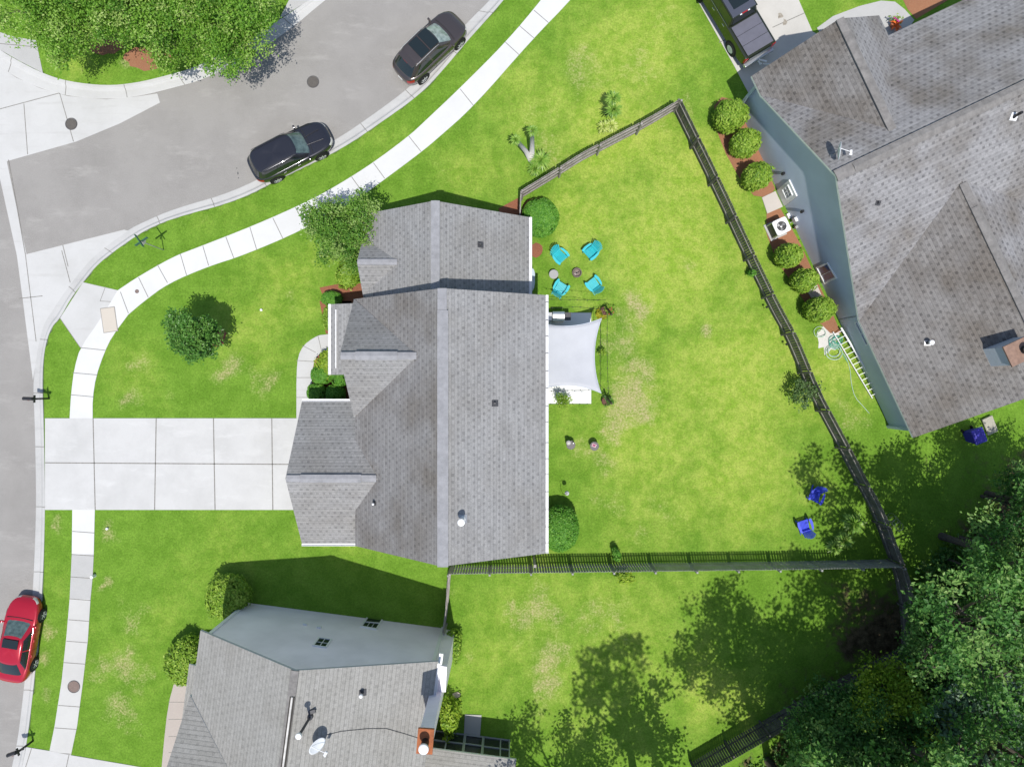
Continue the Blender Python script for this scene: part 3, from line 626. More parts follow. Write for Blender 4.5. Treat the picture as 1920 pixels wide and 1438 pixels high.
# ------------------------------------------------------------------ neighbour to the south
o0 = Vector((-9.68, -12.79, 0)); eS = Vector((.992, -.129, 0)); dS = Vector((-.129, -.992, 0))
hs2 = thing('house', 'pale shingled house with blank bluish gable wall, rusty topped chimney and glazed sunroom', 'house', o0, group=None)
def s2(e, d, z): v = eS * e + dS * d; return (v.x, v.y, z)
ewl, ewr, zs, zse = -5.6, 6.12, 8.8, 5.7
roof(hs2, [[s2(0, 0, zs), s2(0, 14, zs), s2(ewl, 14, zse), s2(ewl, 0, zse)], [s2(0, 0, zs), s2(0, 14, zs), s2(ewr, 14, zse), s2(ewr, 0, zse)]], SH_C, edge=mat('grey_fascia', (.42, .44, .47), .6))
roof(hs2, [[s2(ewl - .1, 3.2, zse), s2(ewl - .1, 7.2, 8.2), s2(-1.09, 7.2, 8.2)], [s2(ewl - .1, 7.2, 8.2), s2(ewl - .1, 11.2, zse), s2(-1.09, 7.2, 8.2)]], SH_C, name='gable_roof')
roof(hs2, [[s2(-7.1, 3.0, 2.75), s2(-7.1, 12, 2.75), s2(-5.2, 12, 3.45), s2(-5.2, 3.0, 3.45)]], SH_C, name='porch_roof', th=.1)
roof(hs2, [[s2(5.6, 5.85, 2.62), s2(10.75, 5.85, 2.62), s2(10.75, 10.2, 3.7), s2(5.6, 10.2, 3.7)]], SH_C, name='sunroom_roof', th=.12)
walls(hs2, [s2(-5.3, .32, 5.65), s2(0, .32, 8.6), s2(5.85, .32, 5.65), s2(5.85, 14, 5.65), s2(0, 14, 8.6), s2(-5.3, 14, 5.65)], SID_G)
walls(hs2, [s2(-5.35, 3.5, 5.7), s2(-5.35, 7.2, 8.0), s2(-5.35, 10.9, 5.7), s2(-2.8, 10.9, 6.9), s2(-1.4, 7.2, 7.9), s2(-2.8, 3.5, 6.9)], SID_G, name='gable_wall', z0=3)
for e in (-5.3, 5.85): mb = MB(); mb.box(s2(e, .31, 2.8), (.16, .14, 5.6), rz=-.129); mb.build('corner_board', WHITE, hs2)
pS = o0 + dS * .32; nS = -dS
def wS(L): return [Vector(ray(x, y, pS, nS)) - o0 for x, y in L]
window(hs2, wS([(707, 1181), (675, 1175), (688, 1157), (721, 1157.6)])[2:] + wS([(707, 1181), (675, 1175)]), mull=(1, 1), fw=.1, muts=((.1, .9, .48, .52), (.36, .38, .5, .95), (.62, .64, .5, .95)))
window(hs2, wS([(597, 1195), (623, 1199), (612, 1215), (585, 1211)]), mull=(2, 2), fw=.08)
for q in ((572, 1171), (598, 1177), (786, 1168), (487, 1131)):
    c = Vector(ray(*q, pS, nS)) - o0; mb = MB(); mb.box(c + nS * .05, (.22, .1, .16), rz=-.129); mb.build('wall_vent', WHITE, hs2, bevel=.01)
ridge_cap(hs2, s2(0, 0, zs), s2(0, 14, zs), .36, CAP_D, h=.03, seg=.5)
mb = MB(); mb.bar(s2(.05, 1.15, zs + .07), s2(.05, 14, zs + .07), .08, .07, mi=0); mb.bar(s2(-.03, 1.15, zs + .035), s2(-.03, 14, zs + .035), .06, .03, mi=1); mb.bar(s2(.13, 1.15, zs + .035), s2(.13, 14, zs + .035), .06, .03, mi=1)
mb.build('ridge_vent', [mat('pale_ridge_metal', (.5, .48, .45), .5, noise=.25, nscale=3), mat('dark_vent_slot', (.04, .035, .03), .8)], hs2)
def onS2(px, py): n = Vector((eS * (zs - zse)) + Vector((0, 0, ewr))); return Vector(ray(px, py, o0 + Vector((0, 0, zs)), n))
pipe_vent(hs2, onS2(680, 1298) - o0, .3, .05, cap=.09, slope=(-.5, .06), flash=.35)
# long leaning flue: tall thin pipe
p = onS2(582, 1343) - o0
mb = MB(); mb.lathe(p - Vector((0, 0, .1)), [(.13, 0), (.13, .2), (.06, .25), (.06, 1.8)], 14, mi=0); mb.lathe(p + Vector((0, 0, 1.7)), [(.12, 0), (.13, .04), (.13, .14), (.02, .2)], 20, mi=1)
mb.box(p + Vector((.1, .25, .06)), (.3, .16, .1), rz=.3, mi=0)
mb.build('flue_pipe', [DARKG, WHITEM], hs2)
# chimney chase on the east gable side
mb = MB(); cz = 9.3
cw = [(-4.05, -15.2), (-3.47, -15.25), (-3.57, -16.2), (-4.15, -16.15)]
mb.prism([(x - o0.x, y - o0.y) for x, y in cw], 0, cz - .12)
ch = mb.build('chimney', SID_G, hs2)
mb = MB(); mb.prism([((x - o0.x), (y - o0.y)) for x, y in [(-4.12, -15.12), (-3.41, -15.17), (-3.5, -16.27), (-4.21, -16.22)]], cz - .12, cz); mb.build('cap', RUST, ch)
mb = MB(); c = Vector((-3.8, -15.7, cz)) - o0; mb.lathe(c, [(.17, 0), (.17, .55), (.1, .56)], 20); mb.build('flue', BLACK, ch)
mb = MB(); mb.lathe(c + Vector((0, 0, .55)), [(.2, 0), (.22, .03), (.22, .14), (.18, .17), (.02, .2)], 24); mb.build('flue_cap', WHITEM, ch)
mb = MB(); mb.prism([(x - o0.x, y - o0.y) for x, y in [(-3.95, -13.9), (-3.22, -14.0), (-3.28, -15.25), (-4.0, -15.2)]], 0, 5.3); mb.build('chimney_chase', SID_G, hs2)
# glazed sunroom front
AL = mat('aluminium_frame', (.42, .44, .46), .4, metal=.3)
mb = MB(); g = MB(); top, bot = 2.5, .2
es = [6.0, 6.9, 7.85, 8.95, 9.9, 10.4]
for e in es: mb.box(s2(e, 6.08, 1.35), (.07, .07, 2.4), rz=-.129)
for z in (.2, 1.25, 2.48): mb.bar(s2(6.0, 6.08, z), s2(10.4, 6.08, z), .07, .07)
for e in (7.92, 8.88): mb.box(s2(e, 6.03, 1.3), (.06, .05, 2.1), rz=-.129)
for z in (.32, 1.3, 2.36): mb.bar(s2(7.9, 6.03, z), s2(8.9, 6.03, z), .05, .07)
for z in (.2, 1.25, 2.48): mb.bar(s2(10.4, 6.08, z), s2(10.4, 10, z), .07, .07)
for d in (7.3, 8.6): mb.box(s2(10.4, d, 1.35), (.07, .07, 2.4), rz=-.129)
sr = mb.build('sunroom', AL, hs2)
scr = mat('sunroom_screen', (.03, .035, .035), .25, spec=.5)
g.bar(s2(6.0, 6.10, 1.35), s2(10.4, 6.10, 1.35), .01, 2.3); g.bar(s2(10.14, 6.13, 1.35), s2(10.14, 10, 1.35), .01, 2.3); g.build('pane', scr, sr)
mb = MB(); mb.box(s2(8.2, 8.0, .12), (4.4, 3.7, .16), rz=-.129); mb.build('floor', CONC_OLD, sr)
mb = MB(); mb.box(Vector((-3.55, -13.75, 5.1)) - o0, (.2, .75, .25), rz=-.129); mb.build('gutter_box', WHITEM, hs2, bevel=.01)
gutter(hs2, s2(ewr + .06, .1, zse - .05), s2(ewr + .06, 3.2, zse - .05))
mb = MB(); mb.tube([s2(5.98, .55, 5.5), s2(5.98, .55, .3), s2(6.25, .55, .2)], .045, 8); mb.build('downspout', WHITEM, hs2)
for k in range(3):
    mb = MB(); mb.box(s2(-6.95, 3.3 + k * 2.6, 1.4), (.14, .14, 2.6), rz=-.129); mb.build('porch_post', WHITE, hs2)
# ------------------------------------------------------------------ neighbour to the north-east
n0 = Vector((15.27, 9.77, 0)); gE = Vector((.903, .429, 0)); fE = Vector((-.429, .903, 0))
hs3 = thing('house', 'large grey roofed house with blue grey end wall, turned at an angle beside the truck', 'house', n0)
def s3(g, f, z): v = gE * g + fE * f; return (v.x, v.y, z)
zr3 = 7.0; gg, zg = 3.65, 6.5
roof(hs3, [[s3(0, 0, zr3), s3(15, 0, zr3), s3(15, 5.6, 3.76), s3(0, 5.6, 3.76)],
           [s3(0, 0, zr3), s3(15, 0, zr3), s3(15, -7.1, 2.9), s3(0, -7.1, 2.9)]], SH_B)
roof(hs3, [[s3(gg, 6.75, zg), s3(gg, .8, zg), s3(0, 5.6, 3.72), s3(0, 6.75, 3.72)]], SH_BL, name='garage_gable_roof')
roof(hs3, [[s3(gg, 6.75, zg), s3(gg, .8, zg), s3(7.3, 5.6, 3.72), s3(7.3, 6.75, 3.72)]], SH_B, name='garage_gable_roof')
zg2, g2 = 5.4, 6.35
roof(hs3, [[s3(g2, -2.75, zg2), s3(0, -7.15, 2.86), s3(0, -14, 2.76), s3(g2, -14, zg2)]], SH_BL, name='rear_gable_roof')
roof(hs3, [[s3(g2, -2.75, zg2), s3(12.7, -7.15, 2.86), s3(12.7, -14, 2.76), s3(g2, -14, zg2)]], SH_B, name='rear_gable_roof')
walls(hs3, [s3(.3, 6.3, 3.7), s3(.3, 5.3, 3.8), s3(.3, 0, 6.85), s3(.3, -7.0, 2.75), s3(14.5, -7.0, 2.75), s3(14.5, 0, 6.85), s3(14.5, 5.3, 3.8), s3(7.0, 5.3, 3.6), s3(7.0, 6.3, 3.7), s3(gg, 6.3, 6.2)], SID_B)
walls(hs3, [s3(.3, -6.9, 2.7), s3(.3, -13.6, 2.7), s3(g2, -13.6, 5.1), s3(12.4, -13.6, 2.7), s3(12.4, -6.9, 2.7), s3(g2, -6.9, 5.1)], SID_B, name='rear_wall')
pW = n0 + gE * .3; nW = -gE
def w3(L, off=0): return [Vector(ray(x, y, pW, nW)) - n0 for x, y in L]
GLB = mat('window_glass_reflecting', (.10, .16, .12), .1, noise=.5, nscale=2, col2=(.15, .2, .4), spec=.8)
window(hs3, w3([(1552, 492), (1570, 522), (1547, 533), (1531, 501)]), mull=(2, 1), fw=.09, glass=GLB)
window(hs3, w3([(1608, 603), (1629, 645), (1625, 648), (1604, 604)]), mull=(2, 1), fw=.04, glass=GLB)
# side door standing at the slab, panel with a small pane
q = w3([(1481, 337), (1495.5, 367.5), (1467, 388.6), (1454, 360)])
q = [Vector(v) for v in q]; mb = MB(); mb.add([v for v in q] + [v - gE * .07 for v in q], [(0, 1, 2, 3), (7, 6, 5, 4), (0, 4, 5, 1), (1, 5, 6, 2), (2, 6, 7, 3), (3, 7, 4, 0)])
dr = mb.build('door', WHITE, hs3)
def qq(u0, u1, v0, v1): f = lambda u, v: q[0].lerp(q[1], u).lerp(q[3].lerp(q[2], u), v); return [f(u0, v0) - gE * .08, f(u1, v0) - gE * .08, f(u1, v1) - gE * .08, f(u0, v1) - gE * .08]
w_ = window(dr, qq(.18, .82, .12, .5), mull=(3, 2), fw=.05, glass=mat('door_glass', (.2, .24, .27), .15), name='door_window')
mb = MB(); mb.add([Vector(v) + Vector((0, 0, 0)) for v in w3([(1495, 366), (1496.5, 368.5), (1468, 390.5), (1466, 388.5)])], [(0, 1, 2, 3)]); mb.build('door_frame', WHITE, dr)
for (a, nm) in (((1471.5, 324.5), 'wall_lamp'), ((1507, 395.5), 'wall_lamp')):
    c = w3([a])[0]; mb = MB(); mb.lathe(Vector(c) - gE * .1, [(.04, -.1), (.09, -.08), (.08, .08), (.03, .13)], 12); mb.box(Vector(c) - gE * .05, (.1, .08, .12), rz=.44); mb.build(nm, BLACK, hs3)
for (a, b) in (((1480, 405), 1.0), ((1494, 411), .8), ((1484, 428), .7), ((1496, 425), .5), ((1494, 452), .6)):
    c = Vector(w3([a])[0]); mb = MB(); mb.box(c - gE * .1, (.16, .3 * b, .42 * b), rz=.44); mb.tube([c - gE * .1 - Vector((0, 0, .2)), (c.x - gE.x * .1, c.y - gE.y * .1, .1)], .025, 8)
    mb.build('meter_box', GALV if b < .75 else WHITEM, hs3, bevel=.01)
PBT = mat('pale_blue_trim', (.42, .50, .56), .5)
mb = MB(); mb.box(s3(.22, 6.28, 1.85), (.16, .16, 3.7), rz=.44); mb.build('corner_board', PBT, hs3)
mb = MB(); mb.box(s3(.22, -13.62, 1.35), (.16, .16, 2.7), rz=.44); mb.build('corner_board', PBT, hs3)
ridge_cap(hs3, s3(-.02, 0, zr3), s3(15, 0, zr3), .55, CAP_D, h=.03, seg=.4); ridge_cap(hs3, s3(.9, 0, zr3 + .03), s3(15, 0, zr3 + .03), .42, CAP_D, h=.07, seg=.28)
ridge_cap(hs3, s3(gg, 6.75, zg), s3(gg, .9, zg), .4, CAP_D, h=.03, seg=.3); ridge_cap(hs3, s3(gg, 6.0, zg + .02), s3(gg, 2.0, zg + .02), .42, CAP_D, h=.07, seg=.35)
ridge_cap(hs3, s3(g2, -2.9, zg2), s3(g2, -14, zg2), .4, CAP_D, h=.03, seg=.3); ridge_cap(hs3, s3(g2, -4.2, zg2 + .02), s3(g2, -13, zg2 + .02), .42, CAP_D, h=.07, seg=.35)
def on3(px, py, which):
    if which == 's': return Vector(ray(px, py, n0 + Vector((0, 0, zr3)), -fE * (zr3 - 2.9) + Vector((0, 0, 7.1)))) - n0
    if which == 'n': return Vector(ray(px, py, n0 + Vector((0, 0, zr3)), fE * (zr3 - 3.76) + Vector((0, 0, 5.6)))) - n0
    return Vector(ray(px, py, n0 + Vector((0, 0, 2.81)), -gE * (zg2 - 2.81) + Vector((0, 0, g2)))) - n0
pipe_vent(hs3, on3(1646, 381, 's'), .2, .05, slope=(-.25, .52), flash=.28)
pipe_vent(hs3, on3(1901, 219, 's'), .55, .07, m=BLACK, slope=(-.25, .52), flash=.4, fm=WHITEM, cap=.0)
pipe_vent(hs3, on3(1739, 643, 'g'), .3, .07, cap=.13, slope=(.37, .17), flash=.3, fm=GALV)
# chimney chase with weathered metal top
cc = s3(4.9, -11.4, 0); mb = MB(); mb.box((cc[0], cc[1], 4.9), (1.3, .95, 2.3), rz=.44); ch3 = mb.build('chimney', m_siding('chimney_siding', (.45, .5, .55), .1), hs3)
mb = MB(); mb.box((cc[0], cc[1], 6.09), (1.42, 1.07, .09), rz=.44); mb.build('cap', BROWNM, ch3)
mb = MB(); mb.lathe((cc[0] + .15, cc[1] + .05, 6.13), [(.2, 0), (.17, .03), (.17, .32)], 20); mb.build('flue', BLACK, ch3)
mb = MB(); mb.lathe((cc[0] + .15, cc[1] + .05, 6.42), [(.22, 0), (.23, .03), (.23, .14), (.2, .17), (.02, .2)], 24); mb.build('flue_cap', WHITEM, ch3)
mb = MB(); mb.box(s3(3.6, 6.34, 1.2), (5.4, .08, 2.3), rz=.44); mb.build('garage_door', WHITE, hs3)
# ------------------------------------------------------------------ vegetation builders
def leafmesh(name, cen, size, m, up=.5, seed=0, aspect=.55, tone=None, nrm=None):
    """one small folded leaf (two triangles sharing a raised midrib) per centre"""
    r = np.random.default_rng(seed); n = len(cen)
    d = r.normal(size=(n, 3)); d[:, 2] = np.abs(d[:, 2]) + up
    if nrm is not None: d = d * .55 + nrm * 1.0
    d /= np.linalg.norm(d, axis=1, keepdims=True)
    a = r.normal(size=(n, 3)); u = np.cross(d, a); u /= np.linalg.norm(u, axis=1, keepdims=True) + 1e-9; v = np.cross(d, u)
    s = (size * r.uniform(.65, 1.3, n))[:, None]
    V = np.stack([cen + u * s, cen + v * s * aspect + d * s * .15, cen - u * s, cen - v * s * aspect + d * s * .15], 1).reshape(-1, 3)
    Fc = np.arange(4 * n).reshape(n, 4)
    me = npmesh(name, V, Fc, m)
    t = r.uniform(0, 1, n) if tone is None else np.clip(tone + r.normal(0, .16, n), 0, 1)
    at = me.attributes.new('leaf', 'FLOAT', 'POINT'); at.data.foreach_set('value', np.repeat(t, 4).astype(np.float32))
    return me
def crown_points(lobes, nclump, per, spread, seed, shell=(.55, 1.0), flat=.8, bottom=-.5):
    """clumps of leaves spread through a few uneven lobes; returns centres, tones, directions"""
    r = np.random.default_rng(seed); w = np.array([l[3] ** 2 for l in lobes]); w = w / w.sum()
    ks = r.choice(len(lobes), nclump, p=w); out = []; tone = []; nr = []
    for k in ks:
        L = lobes[k]
        while 1:
            d = r.normal(size=3); d /= np.linalg.norm(d)
            if d[2] > bottom: break
        c = np.array(L[:3]) + d * L[3] * r.uniform(*shell) * np.array([1, 1, flat]); 
        q = c + r.normal(size=(per, 3)) * spread * np.array([1, 1, .6]); out.append(q)
        tone.append(np.full(per, np.clip(.5 + r.normal(0, .28), 0, 1))); nr.append(np.tile(d, (per, 1)))
    return np.concatenate(out), np.concatenate(tone), np.concatenate(nr)
def obj_from(me, name, parent=None):
    o = bpy.data.objects.new(name, me); C.objects.link(o)
    if parent: o.parent = parent
    return o
L_OAK = m_leaf('oak_leaves', [(.08, .21, .018), (.15, .33, .03), (.25, .45, .055), (.44, .57, .17)], .35)
L_DK = m_leaf('dark_leaves', [(.055, .16, .025), (.10, .25, .04), (.18, .35, .07)], .25, .35)
L_WOOD = m_leaf('woodland_leaves', [(.045, .14, .025), (.08, .215, .04), (.14, .30, .06), (.28, .43, .12)], .35)
L_SILV = m_leaf('silvery_leaves', [(.09, .19, .10), (.17, .29, .17), (.34, .44, .32)], .25, .35)
L_LIME = m_leaf('lime_leaves', [(.16, .3, .02), (.28, .42, .03), (.42, .54, .06)], .35)
L_BUSH = m_leaf('bush_leaves', [(.13, .26, .02), (.24, .40, .035), (.40, .54, .08)], .3)
L_HEDGE = m_leaf('hedge_leaves', [(.06, .20, .018), (.11, .30, .028), (.19, .40, .05)], .25)
def limbs(lobes, base, ht, r0, seed, lean=(0, 0)):
    mb = MB(); rr = random.Random(seed); b = Vector(base); z0 = min(l[2] - l[3] for l in lobes)
    fork = Vector((lean[0] * .5, lean[1] * .5, max(.4, z0 * .8)))
    top = Vector((lean[0], lean[1], ht * .8))
    mb.tube([(0, 0, -.1), (rr.uniform(-.03, .03), 0, fork.z * .5), fork, fork.lerp(top, .5) + Vector((rr.uniform(-.1, .1), rr.uniform(-.1, .1), 0)), top], [r0 * 1.25, r0, r0 * .85, r0 * .5, r0 * .15], 8)
    for l in lobes:
        e = Vector(l[:3]); s_ = fork.lerp(top, rr.uniform(0, .35)); m_ = s_.lerp(e, .5) + Vector((rr.uniform(-.2, .2), rr.uniform(-.2, .2), rr.uniform(0, .3)))
        mb.tube([s_, m_, e], [r0 * .5, r0 * .33, r0 * .12], 6)
        for k in range(4):
            d = Vector((rr.uniform(-1, 1), rr.uniform(-1, 1), rr.uniform(-.2, .8))).normalized() * l[3] * .8
            mb.tube([m_.lerp(e, .3 + .2 * k), m_.lerp(e, .6 + .1 * k) + d * .5, e + d], [r0 * .2, r0 * .12, r0 * .04], 5)
    return mb
def mklobes(seed, h, rad, n=9, z0=.45):
    r = random.Random(seed); L = [(0, 0, h - rad * .6, rad * .62)]
    for k in range(n):
        a = 2 * math.pi * k / n + r.uniform(-.4, .4); q = r.uniform(.35, .72) * rad
        L.append((q * math.cos(a), q * math.sin(a), h * r.uniform(z0, .88), rad * r.uniform(.28, .46)))
    return L
TREEMESH = {}
def tree(name, label, cat, px, py, h, rad, leafm, seed=1, n=420, per=45, leaf=.11, spread=.3, r0=.14, group=None, lean=(0, 0), bark=None, mesh_key=None, rz=0, scale=1, nl=9, z0=.45, flat=.8, shell=(.5, 1.05), up=.4):
    t = thing(name, label, cat, P(px, py, .08), rz, group)
    if scale != 1: t.scale = (scale,) * 3
    if mesh_key and mesh_key in TREEMESH: a, b = TREEMESH[mesh_key]
    else:
        L = mklobes(seed, h, rad, nl, z0); L = [(x + lean[0] * z / h, y + lean[1] * z / h, z, q) for x, y, z, q in L]
        c, tn, d = crown_points(L, n, per, spread, seed, shell, flat)
        a = leafmesh('crown', c, leaf, leafm, up, seed, tone=tn, nrm=None)
        tb = limbs(L, (0, 0, 0), h, r0, seed, lean).build('trunk', bark or BARK, None, smooth=True); b = tb.data; bpy.data.objects.remove(tb)
        if mesh_key: TREEMESH[mesh_key] = (a, b)
    obj_from(b, 'trunk', t); obj_from(a, 'crown', t)
    return t
def bush(name, label, px, py, z, rx, ry, h, leafm, seed, n=4500, leaf=.045, group=None, rough=.10, cat='bush', base=None, rz=0, sq=2.0):
    """clipped shrub: leaves on and just under a lumpy closed surface; px,py is where its widest middle shows at height z"""
    c0 = P(px, py, z); t = thing(name, label, cat, (c0.x, c0.y, .08), rz, group)
    r = np.random.default_rng(seed); nc = max(20, n // 22); leaf = leaf * 1.25
    dc = r.normal(size=(nc, 3)); dc /= np.linalg.norm(dc, axis=1, keepdims=True); dc[:, 2] = np.where(dc[:, 2] < -.75, -dc[:, 2], dc[:, 2])
    ext = 1 + r.normal(0, rough, nc) - .03; sp = .10 + rough * .5
    d = np.repeat(dc, 22, 0) + r.normal(size=(nc * 22, 3)) * sp; rad = np.linalg.norm(d, axis=1, keepdims=True); d = d / rad
    if sq != 2.0: k = (np.abs(d) ** sq).sum(1) ** (-1 / sq); d2 = d * k[:, None]
    else: d2 = d
    w = np.repeat(ext, 22) * (1 + .08 * (r.uniform(0, 1, nc * 22) - .7) + rough * .3 * r.normal(size=nc * 22))
    p = d2 * w[:, None] * np.array([rx, ry, h / 2]) + np.array([0, 0, h / 2]); p[:, 2] = np.maximum(p[:, 2], .03)
    tn = np.repeat(r.uniform(0, 1, nc), 22) * .6 + r.uniform(0, .4, nc * 22)
    me = leafmesh('foliage', p, leaf, leafm, .2, seed, tone=tn, nrm=d); obj_from(me, 'foliage', t)
    # woody inside: a ball of twigs a little smaller, closes the gaps
    mb = MB(); k = 7
    for i in range(k):
        a = 6.28 * i / k; mb.tube([(0, 0, -.05), (rx * .3 * math.cos(a), ry * .3 * math.sin(a), h * .4), (rx * .7 * math.cos(a), ry * .7 * math.sin(a), h * .7)], [.04, .03, .01], 5)
    mb.build('stem', BARK, t)
    core = MB(); core.lathe((0, 0, 0), [(.3 * 1, .02 * h)] + [(max(.01, math.sin(math.pi * q)) * .80, h * (.5 - .40 * math.cos(math.pi * q))) for q in (.15, .25, .35, .45, .55, .65, .75, .85, .93)], 16)
    core.v = [(x * rx, y * ry, z_) for x, y, z_ in core.v]
    core.build('inner_foliage', mat('inner_' + leafm.name, {'hedge_leaves': (.07, .2, .02), 'bush_leaves': (.12, .24, .02)}.get(leafm.name, (.08, .18, .02)), .9, noise=.5, nscale=14, bump=1, bscale=20), t, smooth=True)
    return t

# front yard and house trees
tree('street_tree', 'leafy street tree over the road kerb, rightmost of the three in the top left corner', 'tree', 472, 100, 5.8, 2.9, L_OAK, 11, n=270, per=95, leaf=.068, spread=.24, r0=.13, group='street trees at the kerb island')
tree('street_tree', 'leafy street tree over red mulch, middle of the three at top left', 'tree', 330, 84, 6.0, 2.9, L_OAK, 12, n=270, per=95, leaf=.068, spread=.24, r0=.13, group='street trees at the kerb island')
tree('street_tree', 'leafy street tree at the very top left corner of the photo, over grey path', 'tree', 195, 66, 6.0, 3.1, L_OAK, 13, n=290, per=95, leaf=.068, spread=.24, r0=.13, group='street trees at the kerb island')
tree('street_tree', 'leafy street tree cut off by the top photo edge behind the other three', 'tree', 385, -25, 6.5, 3.5, L_OAK, 14, n=270, per=95, leaf=.068, spread=.24, r0=.13, group='street trees at the kerb island')
tree('small_tree', 'airy pale green tree against the left front corner of the grey house', 'tree', 664, 450, 4.8, 2.3, m_leaf('ash_leaves', [(.06, .17, .02), (.11, .26, .03), (.19, .35, .05), (.32, .45, .13)], .3), 21, n=230, per=60, leaf=.065, spread=.17, r0=.08, nl=8)
tree('small_tree', 'dark glossy small tree alone on the front lawn with red mulch', 'tree', 405, 634, 4.1, 1.4, L_DK, 22, n=210, per=50, leaf=.075, spread=.14, r0=.08, nl=8)
tree('sapling', 'small sprawling sapling leaning over the dark inner fence', 'tree', 1490, 737, 1.7, .85, m_leaf('grey_green_leaves', [(.04, .1, .02), (.1, .18, .05), (.2, .28, .12)]), 23, n=60, per=14, leaf=.07, spread=.14, r0=.03, nl=7)
tree('potted_tree', 'small leafy tree in a pot at the lower corner of the pale patio', 'potted plant', 1052, 752, 1.3, .42, L_BUSH, 24, n=45, per=16, leaf=.05, spread=.09, r0=.02, nl=5)
tree('sapling', 'tiny leafy sapling on the grass right of the shade sail', 'plant', 1127, 662, .8, .25, L_BUSH, 25, n=16, per=12, leaf=.05, spread=.06, r0=.012, nl=4)
# clipped round shrubs
bush('round_shrub', 'big clipped ball shrub at the upper right corner of the grey house', 1013, 408, 1.1, 1.02, 1.08, 1.9, L_HEDGE, 1, n=9000, leaf=.05, rough=.02)
bush('round_shrub', 'big clipped oval shrub by the eave at the lower right of the grey house', 1049, 990, 1.1, 1.08, 1.3, 2.1, L_HEDGE, 2, n=10000, leaf=.05, rough=.02)
gN = 'shrubs in a row along the blue grey end wall'
for k, (x, y, r_, h_, lb) in enumerate([(1369, 219, 1.0, 1.5, 'largest shrub at the top end of the row along the blue grey wall'), (1396, 270, .82, 1.3, 'shrub below the largest one, in the row along the blue grey wall'),
      (1418, 331, .80, 1.3, 'shrub just above the square step slab of the side door'), (1477, 480, .74, 1.2, 'shrub just below the air conditioner by the blue grey wall'),
      (1507, 526, .70, 1.2, 'middle of the three shrubs below the air conditioner'), (1535, 580, .80, 1.3, 'last shrub of the wall row, next to the tangled green hose')]):
    bush('shrub', lb, x, y, 1.15, r_ * .86, r_ * .82, 2.15, L_BUSH, 30 + k, n=5200, leaf=.06, rough=.09, group=gN)
bush('shrub', 'shrub half lit, at the upper left corner of the bluish gable wall', 428, 1118, 1.0, 1.15, 1.2, 1.9, L_BUSH, 41, n=6500, leaf=.07, rough=.08)
bush('shrub', 'shrub at the left eave of the pale shingled house, above its pinkish path', 348, 1238, .9, .95, 1.25, 1.7, L_BUSH, 42, n=6500, leaf=.07, rough=.1)
bush('shrub', 'small shrub beside the right corner of the bluish gable wall', 849, 1210, .7, .48, .8, 1.3, L_BUSH, 43, n=2600, leaf=.06, rough=.13)
bush('shrub', 'loose shrub beside the chimney chase above the sunroom', 843, 1345, .8, .5, .95, 1.5, L_LIME, 44, n=1600, leaf=.08, rough=.2)
bush('shrub', 'bright green leafy shrub between the front path and the porch', 618, 682, .5, .62, .75, 1.0, L_LIME, 45, n=3000, leaf=.07, rough=.12)
bush('clipped_shrub', 'smooth clipped shrub touching the front path, left of two under the porch end', 604, 703, .55, .58, .48, 1.0, L_HEDGE, 46, n=3200, leaf=.04, rough=.02, group='clipped shrubs by the porch', sq=3)
bush('clipped_shrub', 'smooth clipped shrub right of the path shrub, against the porch end', 638, 708, .55, .45, .5, 1.0, L_HEDGE, 47, n=3000, leaf=.04, rough=.02, group='clipped shrubs by the porch', sq=3)
bush('clipped_shrub', 'clipped shrub half in shade beside the path and the garage gutter', 594, 735, .5, .5, .48, .95, L_HEDGE, 48, n=3000, leaf=.04, rough=.02, group='clipped shrubs by the porch', sq=3)
bush('clipped_shrub', 'clipped shrub wholly in shade between porch end and garage', 630, 738, .5, .52, .48, .95, L_HEDGE, 49, n=3000, leaf=.04, rough=.02, group='clipped shrubs by the porch', sq=3)
bush('clipped_shrub', 'low clipped shrub in shade above the porch, beside red mulch', 622, 560, .5, .6, .42, .9, L_HEDGE, 50, n=3000, leaf=.04, rough=.02)
bush('shrub', 'leafy shrub under the airy tree at the left wing eave', 652, 515, .5, .6, .75, 1.0, L_BUSH, 51, n=2600, leaf=.06, rough=.12)
bush('shrub', 'narrow leafy shrub along the white porch gutter', 614, 596, .4, .22, .6, .8, L_BUSH, 52, n=1200, leaf=.05, rough=.2)
bush('weed_clump', 'leafy weed clump growing through the lower side of the long fence', 1168, 1077, .3, .42, .38, .6, L_LIME, 53, n=420, leaf=.07, rough=.3, cat='plant')
bush('weed_clump', 'small dark weed clump on the upper side of the long fence', 1156, 1037, .6, .25, .28, 1.0, L_HEDGE, 54, n=300, leaf=.06, rough=.3, cat='plant')
bush('weed_clump', 'tiny weed clump at the dark fence, beside a lawn shadow spot', 1409, 512, .5, .16, .16, .8, L_HEDGE, 55, n=160, leaf=.05, rough=.3, cat='plant')
bush('flower_clump', 'yellow green grassy clump below the upper sail pole planter', 1129, 590, .3, .32, .22, .3, m_leaf('yellow_leaves', [(.3, .32, .02), (.5, .45, .03)]), 56, n=500, leaf=.06, rough=.3, cat='plant')
